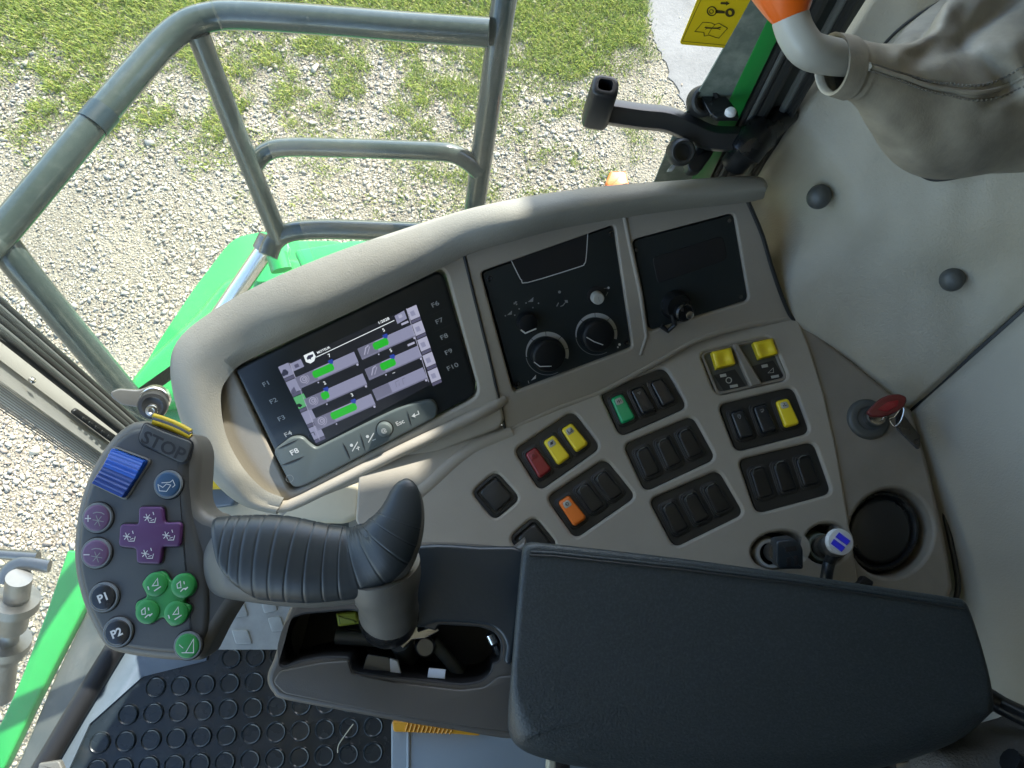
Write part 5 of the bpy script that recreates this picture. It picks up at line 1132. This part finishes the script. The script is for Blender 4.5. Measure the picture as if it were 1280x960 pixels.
mb.rings([[PTr.to3(q, -.029) for q in o2], [PTr.to3(q, -.040) for q in offs(o2, .003)], [PTr.to3(q, -.05) for q in offs(o2, .012)]], 'tray'); mb.rings([[PTr.to3(q, -.02) for q in h2_], [PTr.to3(q, -.075) for q in h2_]], 'deep', False, True)
mb.build('shell', ft, angle=50)
# domed upper skin right of the slot
mb = MB(); U_ = [(512, 700), (516, 684), (550, 680), (600, 683), (656, 688), (652, 740), (645, 800), (640, 828), (630, 826), (632, 806), (622, 788), (602, 780), (548, 777), (520, 784), (500, 760)]
u2 = [PTr.px2(*p) for p in cr(U_, 3)]; mb.solid2(u2, PTr, .004, .004, 'traysky', .005, 5); mb.build('upper_skin', ft, angle=60)
mb = MB(); mb.solid(roundpoly([(350, 838), (400, 828), (436, 825), (441, 842), (500, 853), (576, 862), (606, 858), (623, 845), (648, 843), (650, 915), (570, 905), (500, 894), (420, 879), (356, 866), (342, 852)], 5), PTr, .005, .0016, 'tray', .003, 4); mb.build('lower_lip', ft, angle=60)
jm = thing('lever_mechanism', 'bare metal lever joint visible inside the dark tray slot', 'mechanism', PTr.pt(520, 800, -.04))
Pq = PTr.off(-.012)
mb = MB(); mb.solid(roundpoly([(474, 789), (500, 782), (506, 774), (513, 779), (524, 781), (522, 789), (545, 781), (550, 789), (530, 799), (515, 800), (503, 812), (499, 800), (484, 796)], 2), Pq, .006, .0015, 'chrome'); mb.build('joint_plate', jm)
mb = MB(); mb.tube([Pq.pt(500, 800, -.01), Pq.pt(510, 820, -.045)], .011, 'knobgrey', 18); mb.tube([Pq.pt(420, 796, -.022), Pq.pt(520, 802, -.022)], .007, 'knobgrey', 12); mb.tube([Pq.pt(540, 800, -.02), Pq.pt(575, 842, -.03)], .006, 'knobgrey', 12); mb.disc(530, 812, 13, Pq, [(1, -.02), (1, -.012), (.8, -.010), (.4, -.010)], 'steel', 24); mb.build('shaft', jm)
mb = MB(); mb.solid(roundpoly([(419, 767), (446, 764), (450, 780), (422, 784)], 3), PTr.off(-.018), .01, .003, 'lime'); mb.build('lime_sleeve', jm)
mb = MB(); mb.tube([PTr.pt(612, 792, -.01), PTr.pt(617, 803, -.012)], .0045, 'chrome', 14); mb.tube([PTr.pt(618, 806, -.02), PTr.pt(623, 818, -.025)], .003, 'chrome', 12); mb.build('pivot_pin', jm)
mb = MB(); mb.solid([(536, 836), (557, 838), (556, 849), (534, 847)], PTr.off(-.006), .004, .0008, 'paper'); mb.build('paper_label', jm)
mb = MB(); mb.solid(roundpoly([(459, 818), (486, 822), (498, 840), (453, 838)], 2), PTr.off(-.014), .004, .0008, 'foil'); mb.solid([(487, 823), (497, 826), (502, 845), (488, 846)], PTr.off(-.0135), .004, .0008, 'white'); mb.build('wire_cover', jm)
# ------------------------------------------------------------------ armrest
PAr = PC(930, 810, .60, .04, .14)
AO = [(652, 700), (655, 686), (664, 680), (690, 681), (850, 699), (1000, 719), (1120, 737), (1196, 748), (1208, 752), (1215, 762), (1228, 800), (1242, 850), (1253, 888), (1249, 903), (1222, 934), (1183, 954), (1120, 974), (1040, 986), (950, 990), (850, 988), (740, 975), (690, 965), (654, 951), (638, 930), (636, 892), (641, 820), (647, 750)]
ar = thing('armrest', 'long black padded armrest beside the beige console', 'armrest', PAr.pt(930, 900, -.06))
ao = [PAr.px2(*p) for p in cr(AO, 4)]
mb = MB(); R = [[PAr.to3(q, -.055) for q in offs(ao, .010)], [PAr.to3(q, -.04) for q in offs(ao, .002)]]
cxA = sum(q[0] for q in ao) / len(ao); cyA = sum(q[1] for q in ao) / len(ao)
# the seat side rolls over much further than the console side
def rollw(q): return .006 + .030 * sstep(.0, -.075, q[1] - cyA)
prof = [(0, -1)] + [(1 - math.cos(a), -(1 - math.sin(a))) for a in [math.pi / 2 * k / 8 for k in range(1, 9)]]
for ins, h in prof:
    row = []
    for k, q in enumerate(ao):
        w = rollw(q); qq = offs([ao[k - 1], q, ao[(k + 1) % len(ao)]], 0)[1]
        row.append((q, w, ins, h))
    full = [offs(ao, 1e-9)[k] for k in range(len(ao))] if False else None
    n = len(ao); out = []
    Aa = sum(ao[i - 1][0] * ao[i][1] - ao[i][0] * ao[i - 1][1] for i in range(n)); sg = 1 if Aa > 0 else -1
    for k in range(n):
        a, b, c = V(ao[k - 1]), V(ao[k]), V(ao[(k + 1) % n]); t = ((b - a).normalized() + (c - b).normalized()).normalized(); nn = V((-t.y, t.x)) * sg
        w = rollw(ao[k]); qn = b + nn * (w * ins); out.append(PAr.to3((qn.x, qn.y), h * w * .8))
    R.append(out); last2 = [PAr.to2(p) for p in out]
for k in range(1, 7):
    f_ = 1 - k / 6; f2 = max(f_, .02); R.append([PAr.to3((cxA + (q[0] - cxA) * f2, cyA + (q[1] - cyA) * f2), .002 * (1 - f_ ** 2)) for q in last2])
mb.rings(R, 'pad', True, True); mb.build('pad_cover', ar, angle=80)
mb = MB(); mb.tube([PAr.pt(*p, .0004) for p in [(662, 694), (690, 695), (850, 712), (1000, 731), (1120, 749), (1206, 762)]], .0011, 'seal', 8); mb.tube([PAr.pt(*p, -.0008) for p in [(664, 690), (690, 691), (850, 708), (1000, 727), (1120, 745), (1203, 757)]], .0016, 'pad', 8); mb.build('seam', ar)
mb = MB(); mb.solid([(660, 720), (1190, 770), (1230, 880), (1180, 915), (900, 938), (650, 905)], PAr.off(-.05), .05, .004, 'satin'); mb.build('support', ar)
mb = MB(); mb.tube([at(1230, 868, .655), at(1252, 882, .65), at(1285, 898, .63), at(1340, 925, .60)], .0085, 'satin', 14); tag(mb.build('cable'), 'thick black cable running out past the end of the armrest', 'cable')
# ------------------------------------------------------------------ floor level things
zf = lambda x, y: (x / 2.909, 630 + y / 2.909)
Pz = lambda x, y: G(*zf(x, y), ZF + .004)
o0 = Pz(650, 755); eu = (Pz(920, 740) - o0) / 3; ev = (Pz(720, 850) - Pz(745, 750)); ev = V((0, 0, 1)).cross(eu); ev = -ev if (Pz(720, 850) - o0).dot(ev) < 0 else ev
fm = [G(*p, ZF + .002) for p in [(150, 1010), (178, 850), (262, 825), (262, 806), (520, 806), (700, 860), (700, 1010)]]
mb = MB(); mbf = [G(*p, ZF + .004) for p in [(62, 1010), (108, 905), (165, 845), (250, 824), (258, 808), (520, 806), (560, 840), (489, 900), (489, 1010)]]
slab(mb, mbf, V((0, 0, -.004)), 'mat_')
cnt = 0
for i in range(-9, 9):
    for j in range(-5, 7):
        c = o0 + eu * i + ev * j; x, y = proj(c)
        if not (40 < x < 486 and 808 < y < 985): continue
        ok = all(True for _ in [0]); xe = np.interp(y, [824, 845, 905, 1010], [250, 165, 108, 62])
        if x < xe + 14: continue
        r = .0158; k_ = 28
        mb.rings([[c + V((math.cos(6.28318 * q / k_) * r * s_, math.sin(6.28318 * q / k_) * r * s_, h)) for q in range(k_)] for s_, h in ((1.08, -.0005), (1.0, .0004), (.965, .0032), (.91, .0042), (.85, .0036), (.79, .0026))], 'mat_', False, True)
struct(tag(mb.build('floor_mat'), 'black rubber floor mat with round raised studs, mottled brownish in places', 'floor mat'), 'thing')
def treadplate(name, label, out, studs, z, par=None):
    mb = MB(); slab(mb, [G(*p, z) for p in out], V((0, 0, -.01)), 'tread'); Pt_ = Plane(G(*out[0], z), V((0, 0, 1)))
    for (x, y, w, h, sk) in studs:
        q = roundpoly([(x - w / 2, y - h / 2 + sk), (x + w / 2 - 4, y - h / 2 - sk), (x + w / 2 + 2, y + h / 2 - sk), (x - w / 2 + 5, y + h / 2 + sk)], 3, 3); mb.solid(q, Pt_, .003, .0016, 'tread', .003)
    return tag(mb.build(name, loc=G(*out[0], z)), label, 'tread plate')
st_ = [(298 + 0, 762, 22, 18, 1), (336, 757, 20, 16, 2), (302, 796, 24, 18, 0), (345, 780, 20, 18, 1), (318, 735, 20, 16, 2), (358, 750, 16, 12, 2), (275, 780, 16, 14, 1)]
treadplate('tread_plate', 'pale raised pattern step plate behind the joystick pad', [(240, 812), (262, 760), (300, 725), (420, 725), (400, 770), (352, 812)], st_, ZF + .02)
treadplate('tread_plate', 'sliver of pale raised pattern plate under the screen housing', [(436, 680), (436, 605), (470, 600), (478, 690)], [(446, 622, 12, 10, 1), (443, 640, 10, 9, 0), (453, 636, 9, 10, 1), (458, 618, 8, 9, 1)], ZF + .25)
# sill strip at the windscreen foot
sl = thing('windscreen_sill', 'pale blue and black sill strip between windscreen and floor mat', 'sill', G(110, 900, ZF))
mb = MB(); slab(mb, [G(*p, ZF + .010) for p in [(170, 800), (260, 800), (258, 826), (178, 846), (112, 905), (64, 1010), (20, 1010), (95, 890), (130, 830)]], V((0, 0, -.012)), 'sill'); mb.build('pale_strip', sl, bevel=.001)
mb = MB(); mb.tube([G(*p, ZF + .02) for p in [(190, 740), (150, 800), (95, 890), (30, 1000)]], .016, 'deep', 14); mb.build('rubber_strip', sl)
mb = MB(); mb.solid(roundpoly([(48, 954), (74, 951), (80, 966), (45, 970)], 3), Plane(G(60, 955, ZF + .04), V((0, 0, 1))), .01, .003, 'joytrim'); mb.build('end_clip', sl)
sp = thing('seat_pedestal', 'pale grey metal seat base panel under the armrest', 'pedestal', G(600, 940, ZF))
Pp = Plane(G(600, 940, ZF + .12), V((0, 0, 1)))
mb = MB(); mb.solid([(489, 905), (700, 880), (760, 890), (770, 1010), (489, 1010)], Pp, .10, .003, 'greypanel'); mb.build('panel', sp)
mb = MB(); mb.solid([(758, 925), (1195, 925), (1195, 1010), (758, 1010)], PC(980, 960, .74, .05, .1), .25, .004, 'deep'); mb.build('seat_frame', sp)
mb = MB(); mb.tube([Pp.pt(510.5, 912, .0), Pp.pt(510.5, 1010, .0)], .0028, 'greypanel', 8); mb.build('edge_bead', sp)
am = thing('amber_reflector', 'amber ribbed lamp strip tucked under the front tray', 'reflector', G(520, 910, ZF + .13))
mb = MB(); Pa_ = Plane(G(520, 910, ZF + .135), V((0, 0, 1))); mb.solid(roundpoly([(490, 902), (512, 902), (600, 912), (600, 920), (560, 917), (492, 915)], 3), Pa_, .02, .002, 'amber2')
for k in range(12): mb.tube([Pa_.pt(510 + k * 5, 904 + k * .8, .001), Pa_.pt(507 + k * 5, 914.5 + k * .3, .001)], .0016, 'amber2', 6)
mb.build('lens', am)
pl_ = thing('plug_connector', 'small black and cream plug under the armrest', 'connector', G(690, 955, ZF + .15))
Pc_ = Plane(G(690, 955, ZF + .16), V((0, 0, 1)))
mb = MB(); mb.solid(roundpoly([(694, 950), (712, 948), (713, 966), (694, 966)], 2), Pc_, .03, .002, 'black'); mb.build('socket', pl_)
mb = MB(); mb.solid(roundpoly([(686, 951), (695, 949.5), (695, 966), (685, 966)], 2), Pc_, .03, .002, 'cream'); mb.build('plug', pl_)
bk = MB(); bk.solid(roundpoly([(968, 956), (1024, 955), (1026, 980), (966, 980)], 2), PC(1000, 958, .68, .05, .1), .03, .002, 'buckle'); tag(bk.build('belt_buckle'), 'red button of a seat belt buckle at the bottom below the armrest', 'buckle')
hc = MB(); hc.tube([at(1115, 956, .66), at(1160, 954, .66)], .008, 'chrome', 20); hc.tube([at(1160, 954, .66), at(1200, 956, .66)], .013, 'satin', 16); tag(hc.build('adjuster_rod'), 'short chrome and black adjuster rod under the armrest tip', 'rod')
# seat cushion: bolster corner
sc_ = thing('seat_cushion', 'dark grey woven seat cushion corner at the bottom right', 'seat', at(1260, 960, .62))
mb = MB(); PSe = PC(1260, 960, .62, .1, .2); mb.solid2([PSe.px2(*p) for p in cr([(1178, 1000), (1182, 950), (1215, 938), (1290, 926), (1400, 910), (1420, 1100), (1200, 1100)], 5)], PSe, .06, .012, 'fabric', 0, 5, crown=.01); mb.build('bolster', sc_, angle=60)
mb = MB(); mb.tube([at(1262, 950, .60), at(1300, 975, .6)], .01, 'satin', 12); mb.build('strap', sc_)
# straw blades on the mat
mb = MB(); mb.tube(cr([G(*zf(*p), ZF + .008) for p in [(1228, 905), (1232, 875), (1262, 830), (1285, 800)]], 4, False), .0009, 'cream', 5); tag(mb.build('straw'), 'thin dry straw lying on the rubber floor mat', 'straw')
# ------------------------------------------------------------------ camera, light, sky
cam = bpy.data.cameras.new('camera'); co = bpy.data.objects.new('camera', cam); col.objects.link(co); sc.camera = co
cam.sensor_fit = 'HORIZONTAL'; cam.sensor_width = 36; cam.lens = 36 * F / 1280; cam.clip_start = .02; cam.clip_end = 300
from mathutils import Matrix
X_, Y_, Z_ = cw(V((1, 0, 0))), cw(V((0, 1, 0))), cw(V((0, 0, 1)))
co.matrix_world = Matrix(((X_.x, Y_.x, Z_.x, CAM.x), (X_.y, Y_.y, Z_.y, CAM.y), (X_.z, Y_.z, Z_.z, CAM.z), (0, 0, 0, 1)))
SUN_EL, SUN_AZ = math.radians(42.5), math.radians(28)          # azimuth from +Y towards +X
sd = V((math.sin(SUN_AZ) * math.cos(SUN_EL), math.cos(SUN_AZ) * math.cos(SUN_EL), math.sin(SUN_EL)))
sl_ = bpy.data.lights.new('sun', 'SUN'); sl_.energy = 2.9; sl_.angle = math.radians(.53); sl_.color = (1, .965, .90)
so_ = bpy.data.objects.new('sun', sl_); col.objects.link(so_); so_.rotation_euler = sd.to_track_quat('Z', 'Y').to_euler(); so_.location = (2, 4, 8)
w = bpy.data.worlds.new('World'); sc.world = w; w.use_nodes = True; nt = w.node_tree
sky = nt.nodes.new('ShaderNodeTexSky'); sky.sky_type = 'NISHITA'; sky.sun_disc = False; sky.sun_elevation = SUN_EL; sky.sun_rotation = SUN_AZ
bg = nt.nodes['Background']; nt.links.new(sky.outputs[0], bg.inputs[0]); bg.inputs[1].default_value = .15
sc.view_settings.view_transform = 'Standard'; sc.view_settings.look = 'None'; sc.view_settings.exposure = 2.32; sc.view_settings.gamma = 1
sc.cycles.max_bounces = 10; sc.cycles.diffuse_bounces = 6; sc.cycles.transparent_max_bounces = 24; sc.cycles.caustics_reflective = False; sc.cycles.caustics_refractive = False
sc.cycles.use_denoising = True
